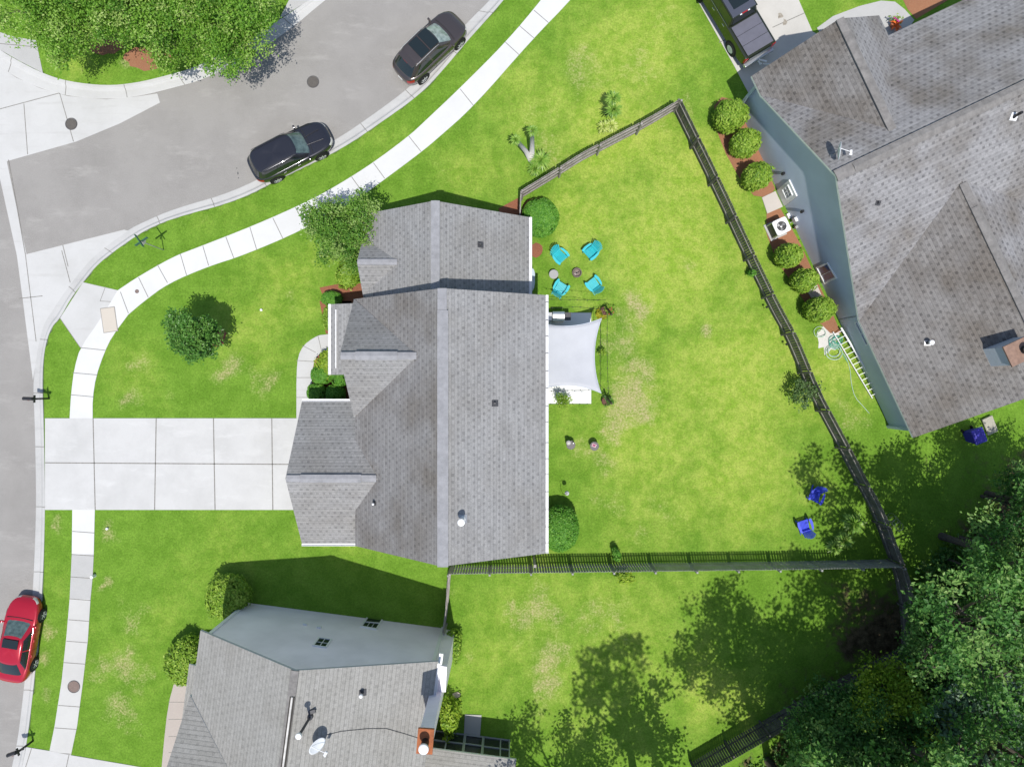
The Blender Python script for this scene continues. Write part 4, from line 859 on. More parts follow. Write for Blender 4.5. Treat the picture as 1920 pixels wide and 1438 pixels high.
# yuccas
YUC = m_leaf('yucca_blades', [(.12, .26, .03), (.2, .36, .05), (.34, .48, .10)], .2, .4)
YUCP = m_leaf('pale_yucca_blades', [(.3, .42, .06), (.45, .55, .12), (.62, .66, .25)], .2, .4)
def yucca_head(parent, c, L, n, m, seed):
    r = np.random.default_rng(seed); V = []; Fc = []; T = []
    for k in range(n):
        a = r.uniform(0, 6.283); e = math.asin(r.uniform(-.35, 1)); l = L * r.uniform(.75, 1.1) * (1 if e < 1 else .8)
        d = np.array([math.cos(a) * math.cos(e), math.sin(a) * math.cos(e), math.sin(e)]); s_ = np.array([-math.sin(a), math.cos(a), 0]); w = .02 + .03 * L
        b = len(V); droop = np.array([0, 0, -.18 * L])
        V += [c + s_ * w * .6, c - s_ * w * .6, c + d * l * .55 + s_ * w, c + d * l * .55 - s_ * w, c + d * l + droop]
        Fc += [(b, b + 1, b + 3, b + 2), (b + 2, b + 3, b + 4, b + 4)]; T += [r.uniform()] * 5
    mb = MB(); mb.v = [tuple(v) for v in V]; mb.f = [f if f[2] != f[3] else f[:3] for f in Fc]; mb.mi = [0] * len(mb.f)
    o = mb.build('leaf_head', m, parent)
    at = o.data.attributes.new('leaf', 'FLOAT', 'POINT'); at.data.foreach_set('value', np.array(T[:len(o.data.vertices)], np.float32))
    return o
def yucca(label, bx, by, heads, m, trunk_m=BARK, tr=.06, group=None, seed=0):
    b = P(bx, by, .1); t = thing('yucca', label, 'yucca', b, 0, group); mb = MB()
    for k, (x, y, z, L) in enumerate(heads):
        p = P(x, y, z) - b; mb.tube([(0, 0, -.05), (p.x * .4, p.y * .4, p.z * .5), tuple(p)], [tr * 1.3, tr, tr * .8], 8)
    mb.build('trunk', trunk_m, t, smooth=True)
    for k, (x, y, z, L) in enumerate(heads): yucca_head(t, np.array(P(x, y, z) - b), L, 95, m, seed * 10 + k)
    return t
yucca('tall double headed yucca with bare whitish trunk, left of the others by the fence', 997, 302, [(967, 262, 3.0, .36), (998, 245, 3.2, .36)], YUC, mat('whitish_trunk', (.62, .6, .57), .9, noise=.15, nscale=9), .13, seed=1)
yucca('large yucca rosette beside the fence below the white trunked one', 1010, 306, [(1014, 300, 1.0, .66), (1003, 316, .6, .5)], YUC, seed=2)
yucca('dark green tall yucca casting a black shadow beside it', 1136, 214, [(1150, 184, 1.9, .5), (1151, 206, 1.7, .55)], YUC, seed=3)
yucca('pale yellowish yucca rosettes just above the fence', 1138, 240, [(1132, 238, .5, .45), (1146, 236, .5, .45)], YUCP, seed=4)
yucca('big yucca rosette in dappled shade below the fence, upper of the shaded group', 1598, 982, [(1602, 981, .8, .75)], YUC, seed=5)
yucca('two headed yucca lowest of the shaded group near the fence corner', 1580, 1022, [(1584, 1013, .7, .62), (1566, 1026, .5, .55)], YUC, seed=6)

# ------------------------------------------------------------------ woodland and off-frame shade trees
gW = 'tall woodland trees beyond the back fence'
WT = [(1500, 1388, 14, 4.3, 1, 0), (1600, 1372, 15, 4.2, 2, 2.2), (1730, 1290, 13, 4.2, 2, 3.0), (1850, 1120, 10, 3.8, 1, 4.0), (1800, 1010, 10.5, 4.0, 2, 5.1), (1905, 985, 10, 3.6, 1, .7), (1060, 1530, 12, 3.0, 2, 2.0), (1765, 1005, 11, 3.6, 2, 1.9), (1850, 925, 9, 3.4, 1, 2.7)]
WL = ['tall broad tree behind the slanting fence, nearest the bottom edge', 'tall tree inside the woodland near the lower right corner', 'tall tree on the right side of the woodland, above the silvery leaves',
      'tall green tree right of the fence corner, at the right photo edge', 'tall tree shading the shadowed side yard of the angled house', 'tall tree at the right photo edge nearest the angled house roof', 'tree just outside the lower photo edge throwing the small left shadow',
      'tall tree shading the grass between dark fence and angled house', 'tall tree at the right photo edge just below the blue bin']
for (x, y, h_, r_, v, rz), lb in zip(WT, WL):
    k = v; tree('woodland_tree', lb, 'tree', x, y, 12, 4.1, L_WOOD, 60 + k, n=88, per=60, leaf=.11, spread=.30, r0=.2, group=gW, mesh_key='wt%d' % k, rz=rz, scale=h_ / 12, nl=10, z0=.5)
tree('shade_tree', 'sparse forked tree outside the lower edge, its branching shadow on the lawn', 'tree', 1192, 1466, 20, 3.2, L_WOOD, 71, n=120, per=30, leaf=.15, spread=.27, r0=.24, group=gW, nl=13, z0=.36)
tree('woodland_tree', 'leaning tall tree behind the slanting fence, shading the lower lawn below the picket fence', 'tree', 1440, 1425, 15, 3.7, L_WOOD, 64, n=100, per=55, leaf=.115, spread=.30, r0=.2, group=gW, nl=10, z0=.6, lean=(-2.0, 3.3))
tree('woodland_tree', 'tree at the fence corner whose crown leans over the yard, shading the blue chairs', 'tree', 1745, 1110, 13, 4.2, L_WOOD, 63, n=105, per=60, leaf=.115, spread=.30, r0=.2, group=gW, nl=10, z0=.5, lean=(-3.9, .6))
tree('woodland_tree', 'tall leaning tree above the yellow green low tree, shading the bare soil corner', 'tree', 1640, 1345, 16, 4.0, L_WOOD, 65, n=105, per=55, leaf=.115, spread=.30, r0=.2, group=gW, nl=10, z0=.6, lean=(-.6, 2.4))
gU = 'understorey trees at the wood edge'
UT = [(1555, 1335, 4.5, 2.6, L_WOOD, 81, 'low tree with twiggy crown overhanging the middle of the slanting fence'), (1640, 1330, 5, 2.8, L_WOOD, 82, 'low tree at the wood edge, just right of the twiggy one'), (1560, 1400, 4.5, 2.6, L_WOOD, 83, 'low tree in front of the wood touching the bottom photo edge'),
      (1690, 1375, 5.5, 2.8, L_LIME, 84, 'yellow green low tree near the bottom edge of the wood'), (1735, 1310, 6, 2.9, L_SILV, 85, 'silvery leaved tree in the lower right corner'), (1775, 1225, 5.5, 2.6, L_SILV, 86, 'silvery leaved tree at the right photo edge'),
      (1735, 1150, 4, 2.6, L_WOOD, 87, 'low dark tree just outside the fence corner'), (1770, 1045, 6.5, 2.9, L_WOOD, 88, 'full round green tree at the right photo edge'), (1840, 930, 5.5, 2.0, L_WOOD, 89, 'small tree at the right edge below the blue bin'),
      (1735, 1215, 3.5, 2.2, L_WOOD, 90, 'low tree filling the fence corner of the wood'), (1815, 1395, 6, 2.8, L_WOOD, 91, 'low tree in the extreme bottom right corner'), (1830, 1130, 6, 2.8, L_WOOD, 92, 'dense tree at the right edge between the round and the silvery tree'),
      (1500, 1375, 4.4, 2.0, L_WOOD, 94, 'leftmost low tree at the bottom edge, leaning over the slanting fence', (-.8, 1.3)), (1565, 1335, 4.4, 2.3, L_WOOD, 95, 'low tree covering the middle of the slanting fence', (-1.3, 1.9)), (1640, 1300, 4.4, 2.2, L_LIME, 96, 'yellow green low tree covering the end of the slanting fence', (-1.4, 2.2)), (1735, 1215, 4.2, 2.3, L_WOOD, 97, 'low tree hanging over the overgrown fence corner', (-1.9, .9)),
      (1630, 1275, 2.6, 1.6, L_DK, 93, 'small dark tree inside the shaded yard corner')]
for x, y, h_, r_, m_, sd, lb, *ln_ in UT:
    tree('understorey_tree', lb, 'tree', x, y, h_, r_, m_, sd, n=int(20 * r_ * r_), per=52, leaf=.09 if m_ is not L_SILV else .12, spread=.25, r0=.08, group=gU, nl=8, z0=.4, lean=ln_[0] if ln_ else (0, 0))
# undergrowth: uncountable
def scatter(poly, n, seed):
    r = np.random.default_rng(seed); w = np.array([(P(*q).x, P(*q).y) for q in poly]); lo, hi = w.min(0), w.max(0); out = np.zeros((0, 2))
    while len(out) < n:
        p = r.uniform(lo, hi, (n, 2)); out = np.concatenate([out, p[inpoly(p[:, 0], p[:, 1], [tuple(q) for q in w])]])
    return out[:n]
UG = [(1400, 1440), (1470, 1395), (1560, 1345), (1690, 1275), (1722, 1210), (1712, 1110), (1745, 1040), (1830, 985), (2000, 930), (2150, 1300), (2100, 1600), (1350, 1600)]
cl = scatter(UG, 2300, 5); r_ = np.random.default_rng(6); zc = .15 + r_.uniform(0, 1, len(cl)) ** 2 * 1.6
cen = np.repeat(np.column_stack([cl, zc]), 30, 0) + r_.normal(size=(len(cl) * 30, 3)) * np.array([.28, .28, .16]); cen[:, 2] = np.maximum(cen[:, 2], .06)
me = leafmesh('undergrowth', cen, .11, L_WOOD, .6, 9, tone=np.repeat(r_.uniform(0, 1, len(cl)), 30)); o = obj_from(me, 'undergrowth'); tag(o, kind='stuff')
o['label'] = 'tangled low undergrowth and brush on the woodland floor'; o['category'] = 'undergrowth'
# ------------------------------------------------------------------ fences
RAILW = m_wood('worn_rail_wood', (.15, .14, .125), (.30, .285, .265))
def fence(label, tops, inner, h=1.8, wood=None, bw=.13, gap=.012, bay=2.35, seed=0, rails=True, jit=.02, rail_in=True, post_in=True, lean=0.0):
    wood = wood or FWOOD; rr = random.Random(seed)
    pts = [P(x, y, h) for x, y in tops]; pts = [Vector((p.x, p.y, 0)) for p in pts]; c = Vector((*P(*inner).xy, 0))
    root = thing('wooden_fence', label, 'fence', (pts[0].x, pts[0].y, .08)); o = pts[0]
    seg = [0]
    for a, b in zip(pts[:-1], pts[1:]): seg.append(seg[-1] + (b - a).length)
    L = seg[-1]
    def at(s_):
        s_ = max(0, min(L, s_))
        for i in range(len(pts) - 1):
            if s_ <= seg[i + 1] + 1e-6:
                d = (pts[i + 1] - pts[i]).normalized(); return pts[i] + d * (s_ - seg[i]) - o, d
    nb = max(1, round(L / bay)); 
    for b in range(nb):
        s0, s1 = L * b / nb, L * (b + 1) / nb; mb = MB(); s_ = s0 + bw / 2 + .02
        while s_ < s1 - .02:
            p, d = at(s_); hh = h + rr.uniform(-jit, jit); n = Vector((-d.y, d.x, 0)); 
            if n.dot(c - o - p) < 0: n = -n
            mb.box(p + n * rr.uniform(-.006, .006) + Vector((0, 0, hh / 2 - .03)), (bw * rr.uniform(.96, 1.0), .018, hh), rz=math.atan2(d.y, d.x) + rr.uniform(-.03, .03)); s_ += bw + gap
        mb.build('picket_panel', wood, root)
        if rails:
            pm, d = at((s0 + s1) / 2); n = Vector((-d.y, d.x, 0)); 
            if n.dot(c - o - pm) < 0: n = -n
            if not rail_in: n = -n
            K = 4
            for z in ((.35, .95, 1.5) if wood is FWOOD else (.45, 1.4)):
                mb = MB()
                for k in range(K):
                    a, _ = at(s0 + (s1 - s0) * k / K); e, _ = at(s0 + (s1 - s0) * (k + 1) / K)
                    mb.bar(a + n * .035 + Vector((0, 0, z)), e + n * .035 + Vector((0, 0, z)), .04, .085)
                mb.build('rail', RAILW if wood is FWOOD_D else wood, root)
    for b in range(nb + 1):
        p, d = at(L * b / nb); n = Vector((-d.y, d.x, 0))
        if n.dot(c - o - p) < 0: n = -n
        if not post_in: n = -n
        mb = MB(); mb.box(p + n * .1 + Vector((0, 0, h / 2 - .05)), (.1, .1, h + .02), rz=math.atan2(d.y, d.x)); mb.build('post', wood, root)
    return root
YC = (1250, 700)
fence('pale weathered fence running from the house corner up to the sharp top corner', smoothpoly([(976, 358), (1052, 312), (1092, 286), (1139, 262), (1216, 222), (1276, 186)], 1), YC, seed=1)
fence('short return of pale fence between the big ball shrub and red mulch', [(976, 358), (974, 408)], (1100, 420), seed=2)
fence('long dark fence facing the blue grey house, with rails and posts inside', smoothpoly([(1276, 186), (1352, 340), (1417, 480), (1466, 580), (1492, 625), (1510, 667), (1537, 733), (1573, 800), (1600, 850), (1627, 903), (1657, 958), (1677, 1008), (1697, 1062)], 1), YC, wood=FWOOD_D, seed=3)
fence('picket fence with narrow gaps below the yard, its shadow slotted with light', [(840, 1076), (1000, 1073.5), (1279, 1070), (1500, 1067), (1697, 1063)], YC, wood=m_wood('grey_green_wood', (.20, .20, .18), (.38, .38, .36)), bw=.11, gap=.04, seed=4, rail_in=False, post_in=False)
fence('short pale fence running down from the house corner to the bluish gable wall', [(840, 1077), (835, 1145), (829, 1188)], (1000, 1120), wood=FWOOD, seed=5)
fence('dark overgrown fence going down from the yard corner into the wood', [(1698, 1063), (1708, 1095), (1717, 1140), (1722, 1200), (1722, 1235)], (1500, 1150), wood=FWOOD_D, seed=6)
fence('shaded slanting fence along the wood edge at the bottom', [(1722, 1235), (1640, 1275), (1513, 1343), (1400, 1408), (1310, 1460)], (1300, 1200), wood=m_wood('deep_shade_fence_wood', (.05, .05, .045), (.14, .135, .12)), seed=7)  # wood colour darkened to carry the shade under the trees
gp = P(1001, 1046, .1); g_ = thing('gate_post', 'tall pale wooden gate post where the picket fence passes the house corner', 'post', gp)
mb = MB(); a = P(1001, 1044, .1) - gp; b = P(1001, 1076, 2.1) - gp; b = Vector((a.x, a.y, 2.0)); mb.box(((a + b) / 2), (.1, .12, 2.0)); mb.build('post', FWOOD, g_)
mb = MB(); mb.box(b + Vector((0, 0, .03)), (.14, .16, .05)); mb.build('cap', FWOOD, g_)

# ------------------------------------------------------------------ vehicles
def car_paint(name, col, rough=.22, metal=.4):
    m = mat(name, col, rough, metal, coat=.8, spec=.5); m.node_tree.nodes['Principled BSDF'].inputs['Coat Roughness'].default_value = .05; return m
TYRE = mat('tyre_rubber', (.02, .02, .02), .85); RIM = mat('alloy_rim', (.62, .62, .63), .4, metal=.1); ARCH = mat('wheel_well', (.008, .008, .008), .9)
CGL = mat('car_glass', (.012, .018, .018), .05, spec=.8); CWS = mat('windscreen_glass', (.07, .115, .115), .07, noise=.6, nscale=3, col2=(.13, .19, .18), spec=.8)
LAMPW = mat('headlight_lens', (.7, .68, .64), .12, spec=.7); LAMPR = mat('tail_light_lens', (.38, .012, .015), .15, spec=.7); PLAS = mat('black_plastic', (.025, .025, .027), .55)
CHROME = mat('chrome', (.8, .8, .8), .15, metal=1)
def lerpt(T, x):
    for (a, b), (c, d) in zip(T[:-1], T[1:]):
        if x <= c: return b + (d - b) * max(0, (x - a)) / (c - a)
    return T[-1][1]
def se(th, n):
    c, s_ = math.cos(th), math.sin(th); k = (abs(c) ** n + abs(s_) ** n) ** (-1 / n); return c * k, s_ * k
def vehicle(name, label, px, py, ang, L, W, deck, gh, paint, wb, wr=.34, roofm=None, extra=(), fo=.9, group=None, ws=CWS):
    """deck: (x, z) profile of bonnet / tail seen from the side; gh: greenhouse (rear bottom, rear top, front top, front bottom, half width bottom, top, roof z)"""
    c = P(px, py, 0); t = thing(name, label, 'car' if name != 'pickup_truck' else 'pickup truck', (c.x, c.y, .006), R(ang), group)
    hl, hw = L / 2, W / 2
    ZL = [(.26, .965, .90), (.36, .99, .965), (.5, 1, .99), (.62, 1.0, 1.0)]
    def body(th, u):                                           # u 0..3 side levels, 3..4 shoulder, 4..6 deck
        x0, y0 = se(th, 5.0 if abs(th) < 1.57 else 6)
        nose = 1 - .10 * max(0, math.cos(th)) ** 6 * 0
        X, Y = x0 * hl, y0 * hw
        bow = .16 * (y0 ** 2) * hl * .22                      # front and rear bow outwards in plan
        X -= math.copysign(bow, X) * min(1, abs(x0) ** 3)
        Y *= 1 - .07 * abs(x0) ** 5
        dz = lerpt(deck, X)
        if u <= 3:
            i = min(int(u), 2); f = u - i; z = ZL[i][0] * (1 - f) + ZL[i + 1][0] * f; k = ZL[i][1] * (1 - f) + ZL[i + 1][1] * f; ky = ZL[i][2] * (1 - f) + ZL[i + 1][2] * f
            z = .26 + (z - .26) / .36 * (dz - .12 - .26) * .85
            return Vector((X * k, Y * ky, z))
        zt = .26 + (dz - .12 - .26) * .85
        if u <= 4:
            f = u - 3; return Vector((X * (1 - .025 * f), Y * (1 - .055 * f), zt + (lerpt(deck, X * .97) - .02 - zt) * math.sin(f * 1.57)))
        f = (u - 4) / 2; k = 1 - f; xx = X * .975 * k; return Vector((xx, Y * .945 * k, lerpt(deck, xx) - .02 + .045 * (1 - (abs(y0) * k) ** 2)))
    N = 72; us = [0, 1, 2, 3, 3.35, 3.7, 4, 4.2, 4.5, 4.9, 5.3, 5.7, 5.98]
    ths = [2 * math.pi * (k + .5) / N - math.pi for k in range(N)]
    mb = MB(); vs = [body(th, u) for u in us for th in ths]
    mb.add(vs, [(i * N + k, i * N + (k + 1) % N, (i + 1) * N + (k + 1) % N, (i + 1) * N + k) for i in range(len(us) - 1) for k in range(N)] + [tuple((len(us) - 1) * N + k for k in range(N)), tuple(reversed(range(N)))])
    mb.build('body', paint, t, smooth=True)
    rb, rt, ft, fb, wb0, wt0, rz_ = gh
    def green(th, u, off=0):                                   # u 0..1 belt to roof edge, 1..2 over the roof
        x0, y0 = se(th, 5.5); f = min(u, 1)
        xr_, xf = rb + (rt - rb) * f, fb + (ft - fb) * f; xm = (xr_ + xf) / 2; hx = (xf - xr_) / 2; w = wb0 + (wt0 - wb0) * (f ** 1.3)
        X = xm + x0 * hx; Y = y0 * w; X -= math.copysign(.10 * y0 * y0, x0) * abs(x0) ** 3
        zb = lerpt(deck, X) - .05; z = zb + (rz_ - .05 - zb) * f - .03 * (x0 ** 2) * f
        if u > 1:
            k = 1 - (u - 1); X = xm + (X - xm) * k; Y *= k; z = z + .05 * math.sin((1 - k ** 2) * 1.57)
        n = Vector((x0 ** 3, y0 ** 3, .8)).normalized() if off else Vector()
        return Vector((X, Y, z)) + n * off
    us2 = [0, .2, .4, .6, .8, .93, 1, 1.06, 1.15, 1.35, 1.6, 1.98]
    mb = MB(); vs = [green(th, u) for u in us2 for th in ths]
    mb.add(vs, [(i * N + k, i * N + (k + 1) % N, (i + 1) * N + (k + 1) % N, (i + 1) * N + k) for i in range(len(us2) - 1) for k in range(N)] + [tuple((len(us2) - 1) * N + k for k in range(N))])
    mb.build('roof', roofm or paint, t, smooth=True)
    def patch(fn, a0, a1, u0, u1, off, nm, m, parent=t, na=14, nu=5):
        mb = MB(); vs = []
        for i in range(nu + 1):
            for k in range(na + 1):
                th = a0 + (a1 - a0) * k / na; u = u0 + (u1 - u0) * i / nu; p = fn(th, u); e = .004
                du = fn(th, u + e) - fn(th, u - e); dt = fn(th + e, u) - fn(th - e, u); n = dt.cross(du)
                if n.length < 1e-9: n = Vector((0, 0, 1))
                n.normalize()
                if n.dot(Vector((p.x * .2, p.y, .5))) < 0: n = -n
                vs.append(p + n * off)
        mb.add(vs, [(i * (na + 1) + k, i * (na + 1) + k + 1, (i + 1) * (na + 1) + k + 1, (i + 1) * (na + 1) + k) for i in range(nu) for k in range(na)])
        return mb.build(nm, m, parent, smooth=True)
    d = R
    patch(green, d(-39), d(39), .06, .93, .008, 'windscreen', ws)
    patch(green, d(142), d(218), .12, .9, .008, 'rear_window', CGL)
    for sg in (1, -1):
        patch(green, sg * d(52), sg * d(88), .08, .86, .008, 'side_window', CGL); patch(green, sg * d(91.5), sg * d(128), .08, .86, .008, 'side_window', CGL)
        patch(body, sg * d(22), sg * d(42), 3.15, 3.9, .006, 'headlight', LAMPW)
        patch(body, sg * d(148), sg * d(133), 2.4, 3.5, .006, 'tail_light', LAMPR)
        patch(body, sg * d(14), sg * d(44), .5, 1.6, .006, 'bumper_trim', PLAS)
        # wheels
        for sx in (1, -1):
            X = sx * wb / 2 + (fo - (L - wb) / 2) * -1 * 0; Y = sg * (hw - .09)
            M = Matrix.Rotation(R(90) * -sg, 3, 'X')
            mb = MB(); mb.lathe((X, sg * (hw - .06), wr + .06), [(.0, 0), (wr * 1.17, 0), (wr * 1.17, .058), (wr * 1.12, .064), (.01, .064)], 28, M=M); mb.build('wheel_arch', ARCH, t, smooth=False)
            mb = MB(); mb.lathe((X, sg * (hw - .17), wr), [(wr * .6, 0), (wr * .95, .01), (wr, .05), (wr, .15), (wr * .94, .19), (wr * .68, .195), (wr * .66, .17)], 30, M=M); wh = mb.build('tyre', TYRE, t, smooth=True)
            mb = MB(); cc = Vector((X, sg * (hw + .008), wr))
            mb.lathe(cc - Vector((0, sg * .03, 0)), [(wr * .60, .0), (wr * .68, .02), (wr * .68, .032), (wr * .60, .034), (wr * .585, .01)], 30, M=M)
            for k in range(5):
                a = 2 * math.pi * k / 5; e = cc + Vector((math.cos(a) * wr * .62, 0, math.sin(a) * wr * .62)); mb.bar(cc, e, .03, wr * .17, up=(0, 1, 0)) if False else mb.bar(cc, e, .05, .02, up=(0, 1, 0))
            mb.lathe(cc - Vector((0, sg * .01, 0)), [(wr * .17, 0), (wr * .15, .02)], 14, M=M)
            mb.build('rim', RIM, wh)
        mx = fb - .28; mb = MB(); mb.box((mx, sg * (hw + .04), lerpt(deck, mx) + .06), (.12, .2, .14), taper=.8); mb.box((mx, sg * (hw - .05), lerpt(deck, mx) + .02), (.05, .12, .05)); mb.build('wing_mirror', paint if name != 'pickup_truck' else PLAS, t, bevel=.025)
        for q in (.12, -.75):
            mb = MB(); mb.box((q, sg * (hw + .004), .86), (.17, .03, .03)); mb.build('door_handle', CHROME if name == 'pickup_truck' else paint, t, bevel=.008)
        # door gaps
        for q in (-.42, .62):
            mb = MB(); mb.tube([body(math.atan2(sg * 1.0, 0) - 0, u).lerp(body(math.atan2(sg, 0), u), 0) * 1 + Vector((q, sg * .003, 0)) for u in (.4, 1.2, 2, 2.8, 3.4, 3.8)], .006, 5); mb.build('door_gap', ARCH, t)
    patch(body, d(-16), d(16), 1.3, 2.9, .006, 'grille', PLAS); patch(body, d(-12), d(12), .1, .7, .006, 'lower_grille', PLAS)
    mb = MB(); b_ = body(math.pi, 1.6); mb.box(b_ + Vector((-.012, 0, 0)), (.015, .32, .16)); mb.build('number_plate', WHITEM, t)
    # bonnet edge and cowl
    mb = MB(); pts = [Vector((fb + .06 - .10 * (y / hw) ** 2, y, lerpt(deck, fb + .05) + .035)) for y in [hw * .8 * k / 8 for k in range(-8, 9)]]; mb.tube(pts, .018, 6); mb.build('wiper_cowl', PLAS, t)
    return t, body, green, patch
GRP = car_paint('black_blue_paint', (.030, .030, .038)); BRP = car_paint('brown_metallic_paint', (.085, .070, .066), .25, .5); RED = car_paint('red_paint', (.42, .008, .025), .2, .2); GRN = car_paint('dark_green_paint', (.028, .034, .018), .25, .3)
# black SUV
t, bd, gr, pt = vehicle('parked_suv', 'black station wagon style SUV parked by the kerb, nearer the airy tree', 552, 293, 27.5, 4.85, 1.88, [(-2.5, .92), (-2.3, 1.06), (.6, 1.06), (1.0, 1.02), (2.0, .93), (2.3, .84), (2.5, .70)], (-2.3, -2.0, .42, 1.12, .86, .70, 1.70), GRP, 2.82, .36)
for sg in (1, -1):
    mb = MB(); mb.tube([(-1.75, sg * .66, 1.69), (-1.6, sg * .66, 1.75), (.1, sg * .66, 1.76), (.3, sg * .66, 1.69)], .018, 8); mb.build('roof_rail', DARKG, t)
    mb = MB(); mb.bar((1.05, sg * .22, 1.07), (2.0, sg * .30, .985), .035, .03); mb.build('bonnet_crease', GRP, t, bevel=.01)
# brown crossover with glass roof
t, bd, gr, pt = vehicle('parked_suv', 'brown crossover with large black glass roof panels, parked higher up the road', 809, 100, 43.8, 4.7, 1.9, [(-2.4, .9), (-2.15, 1.04), (.6, 1.06), (1.0, 1.04), (1.8, .95), (2.2, .80), (2.4, .62)], (-2.2, -1.55, .35, 1.2, .85, .66, 1.70), BRP, 2.83, .36, ws=mat('pale_windscreen', (.20, .27, .25), .08, noise=.5, nscale=4, col2=(.38, .45, .42), spec=.8))
for x, l in ((.02, .62), (-.68, .62)):
    mb = MB(); mb.box((x, 0, 1.713), (l, 1.08, .02)); mb.build('glass_roof_panel', CGL, t, bevel=.008)
mb = MB(); mb.box((-.33, 0, 1.718), (.04, 1.1, .02)); mb.build('roof_bar', BRP, t)
for sg in (1, -1):
    mb = MB(); mb.tube([(-1.5, sg * .62, 1.66), (-1.3, sg * .63, 1.73), (0, sg * .63, 1.75), (.2, sg * .63, 1.70)], .016, 8); mb.build('roof_rail', GALV, t)
mb = MB(); mb.box((-1.58, 0, 1.66), (.3, 1.1, .03)); mb.build('rear_spoiler', BRP, t, bevel=.012)
mb = MB(); mb.box((-1.72, 0, 1.64), (.03, .34, .02)); mb.build('brake_light', LAMPR, t)
# red saloon
t, bd, gr, pt = vehicle('parked_car', 'shiny red saloon car with sunroof, cut off by the left photo edge', 52, 1190, 80.5, 4.8, 1.82, [(-2.4, .88), (-2.2, .98), (-1.5, 1.0), (.6, .96), (1.1, .95), (1.9, .84), (2.25, .72), (2.4, .58)], (-2.0, -1.1, .35, 1.25, .83, .60, 1.44), RED, 2.78, .34)
mb = MB(); mb.box((.0, 0, 1.452), (.48, .86, .016)); mb.build('sunroof', CGL, t, bevel=.006)
# pickup, nose off the top edge
px0, py0 = 1391.8, 84; a = R(120.9); c = P(px0, py0) + Vector((math.cos(a), math.sin(a), 0)) * 1.8
t = thing('pickup_truck', 'dark green black pickup with tonneau covered bed, cut off by the top photo edge', 'pickup truck', (c.x, c.y, .12), a)
hw = .98
prof_ = lambda pts, y0, y1, mb, mi=0: mb.add([(x, y0, z) for x, z in pts] + [(x, y1, z) for x, z in pts], [tuple(range(len(pts))), tuple(len(pts) + i for i in reversed(range(len(pts))))] + [(i, len(pts) + i, len(pts) + (i + 1) % len(pts), (i + 1) % len(pts)) for i in range(len(pts))], mi)
mb = MB(); prof_([(-2.95, .55), (-2.95, 1.28), (-1.0, 1.30), (.0, 1.30), (1.15, 1.28), (2.6, 1.18), (2.85, 1.0), (2.9, .5), (2.3, .42), (-2.5, .42)], -hw, hw, mb); mb.build('body', GRN, t, bevel=.07)
mb = MB(); mb.add([(-1.0, -.93, 1.27), (-1.0, .93, 1.27), (1.35, .93, 1.27), (1.35, -.93, 1.27), (-.82, -.74, 1.88), (-.82, .74, 1.88), (.62, .74, 1.88), (.62, -.74, 1.88)], [(4, 7, 6, 5), (0, 1, 5, 4), (1, 2, 6, 5), (2, 3, 7, 6), (3, 0, 4, 7)][:]); 
TRR = car_paint('grey_blue_roof_paint', (.10, .105, .13), .3, .4)
mb.build('cab', GRN, t, bevel=.05)
mb = MB(); mb.box((-.1, 0, 1.89), (1.42, 1.46, .04)); rf = mb.build('roof', TRR, t, bevel=.02); mb = MB(); mb.box((-.02, 0, 1.915), (.85, .95, .015)); mb.build('sunroof', CGL, rf)
def quadpart(q, nm, m, d=.01):
    q = [Vector(v) for v in q]; n = (q[1] - q[0]).cross(q[3] - q[0]).normalized(); cen = sum(q, Vector()) / 4
    if n.dot(cen - Vector((.2, 0, 1))) < 0: n = -n
    mb = MB(); mb.add([v + n * d for v in q] + [v - n * .02 for v in q], [(0, 1, 2, 3), (7, 6, 5, 4), (0, 4, 5, 1), (1, 5, 6, 2), (2, 6, 7, 3), (3, 7, 4, 0)]); return mb.build(nm, m, t)
TGL = mat('greenish_truck_glass', (.02, .04, .012), .06, spec=.8)
for sg in (1, -1):
    quadpart([(-.78, sg * .90, 1.36), (.15, sg * .90, 1.36), (.12, sg * .765, 1.80), (-.72, sg * .765, 1.80)], 'side_window', TGL)
    quadpart([(.22, sg * .90, 1.36), (1.15, sg * .90, 1.36), (.60, sg * .765, 1.80), (.20, sg * .765, 1.80)], 'side_window', TGL)
    mb = MB(); mb.bar((-.85, sg * .945, 1.31), (1.2, sg * .945, 1.31), .015, .02); mb.build('window_trim', CHROME, t)
    for q in (-.62, .42): mb = MB(); mb.box((q, sg * (hw + .015), 1.08), (.2, .03, .04)); mb.build('door_handle', CHROME, t, bevel=.01)
    mb = MB(); mb.box((-2.9, sg * .88, 1.0), (.16, .2, .42)); mb.build('tail_light', LAMPR, t, bevel=.03)
    mb = MB(); mb.box((1.1, sg * 1.12, 1.38), (.14, .24, .26)); mb.build('wing_mirror', PLAS, t, bevel=.03)
    for X in (-1.8, 1.75):
        M = Matrix.Rotation(R(90) * -sg, 3, 'X'); wr = .40
        mb = MB(); mb.lathe((X, sg * (hw - .03), wr + .06), [(.0, 0), (wr * 1.2, 0), (wr * 1.2, .045), (.01, .047)], 28, M=M); mb.build('wheel_arch', ARCH, t)
        mb = MB(); mb.lathe((X, sg * (hw - .2), wr), [(wr * .6, 0), (wr * .95, .01), (wr, .05), (wr, .2), (wr * .94, .24), (wr * .65, .245), (wr * .6, .22)], 30, M=M); wh = mb.build('tyre', TYRE, t, smooth=True)
        mb = MB(); cc = Vector((X, sg * (hw + .03), wr)); mb.lathe(cc - Vector((0, sg * .02, 0)), [(wr * .55, 0), (wr * .63, .02), (wr * .6, .034)], 26, M=M)
        for k in range(6): an = 2 * math.pi * k / 6; mb.bar(cc, cc + Vector((math.cos(an) * wr * .58, 0, math.sin(an) * wr * .58)), .07, .03, up=(0, 1, 0))
        mb.build('rim', RIM, wh)
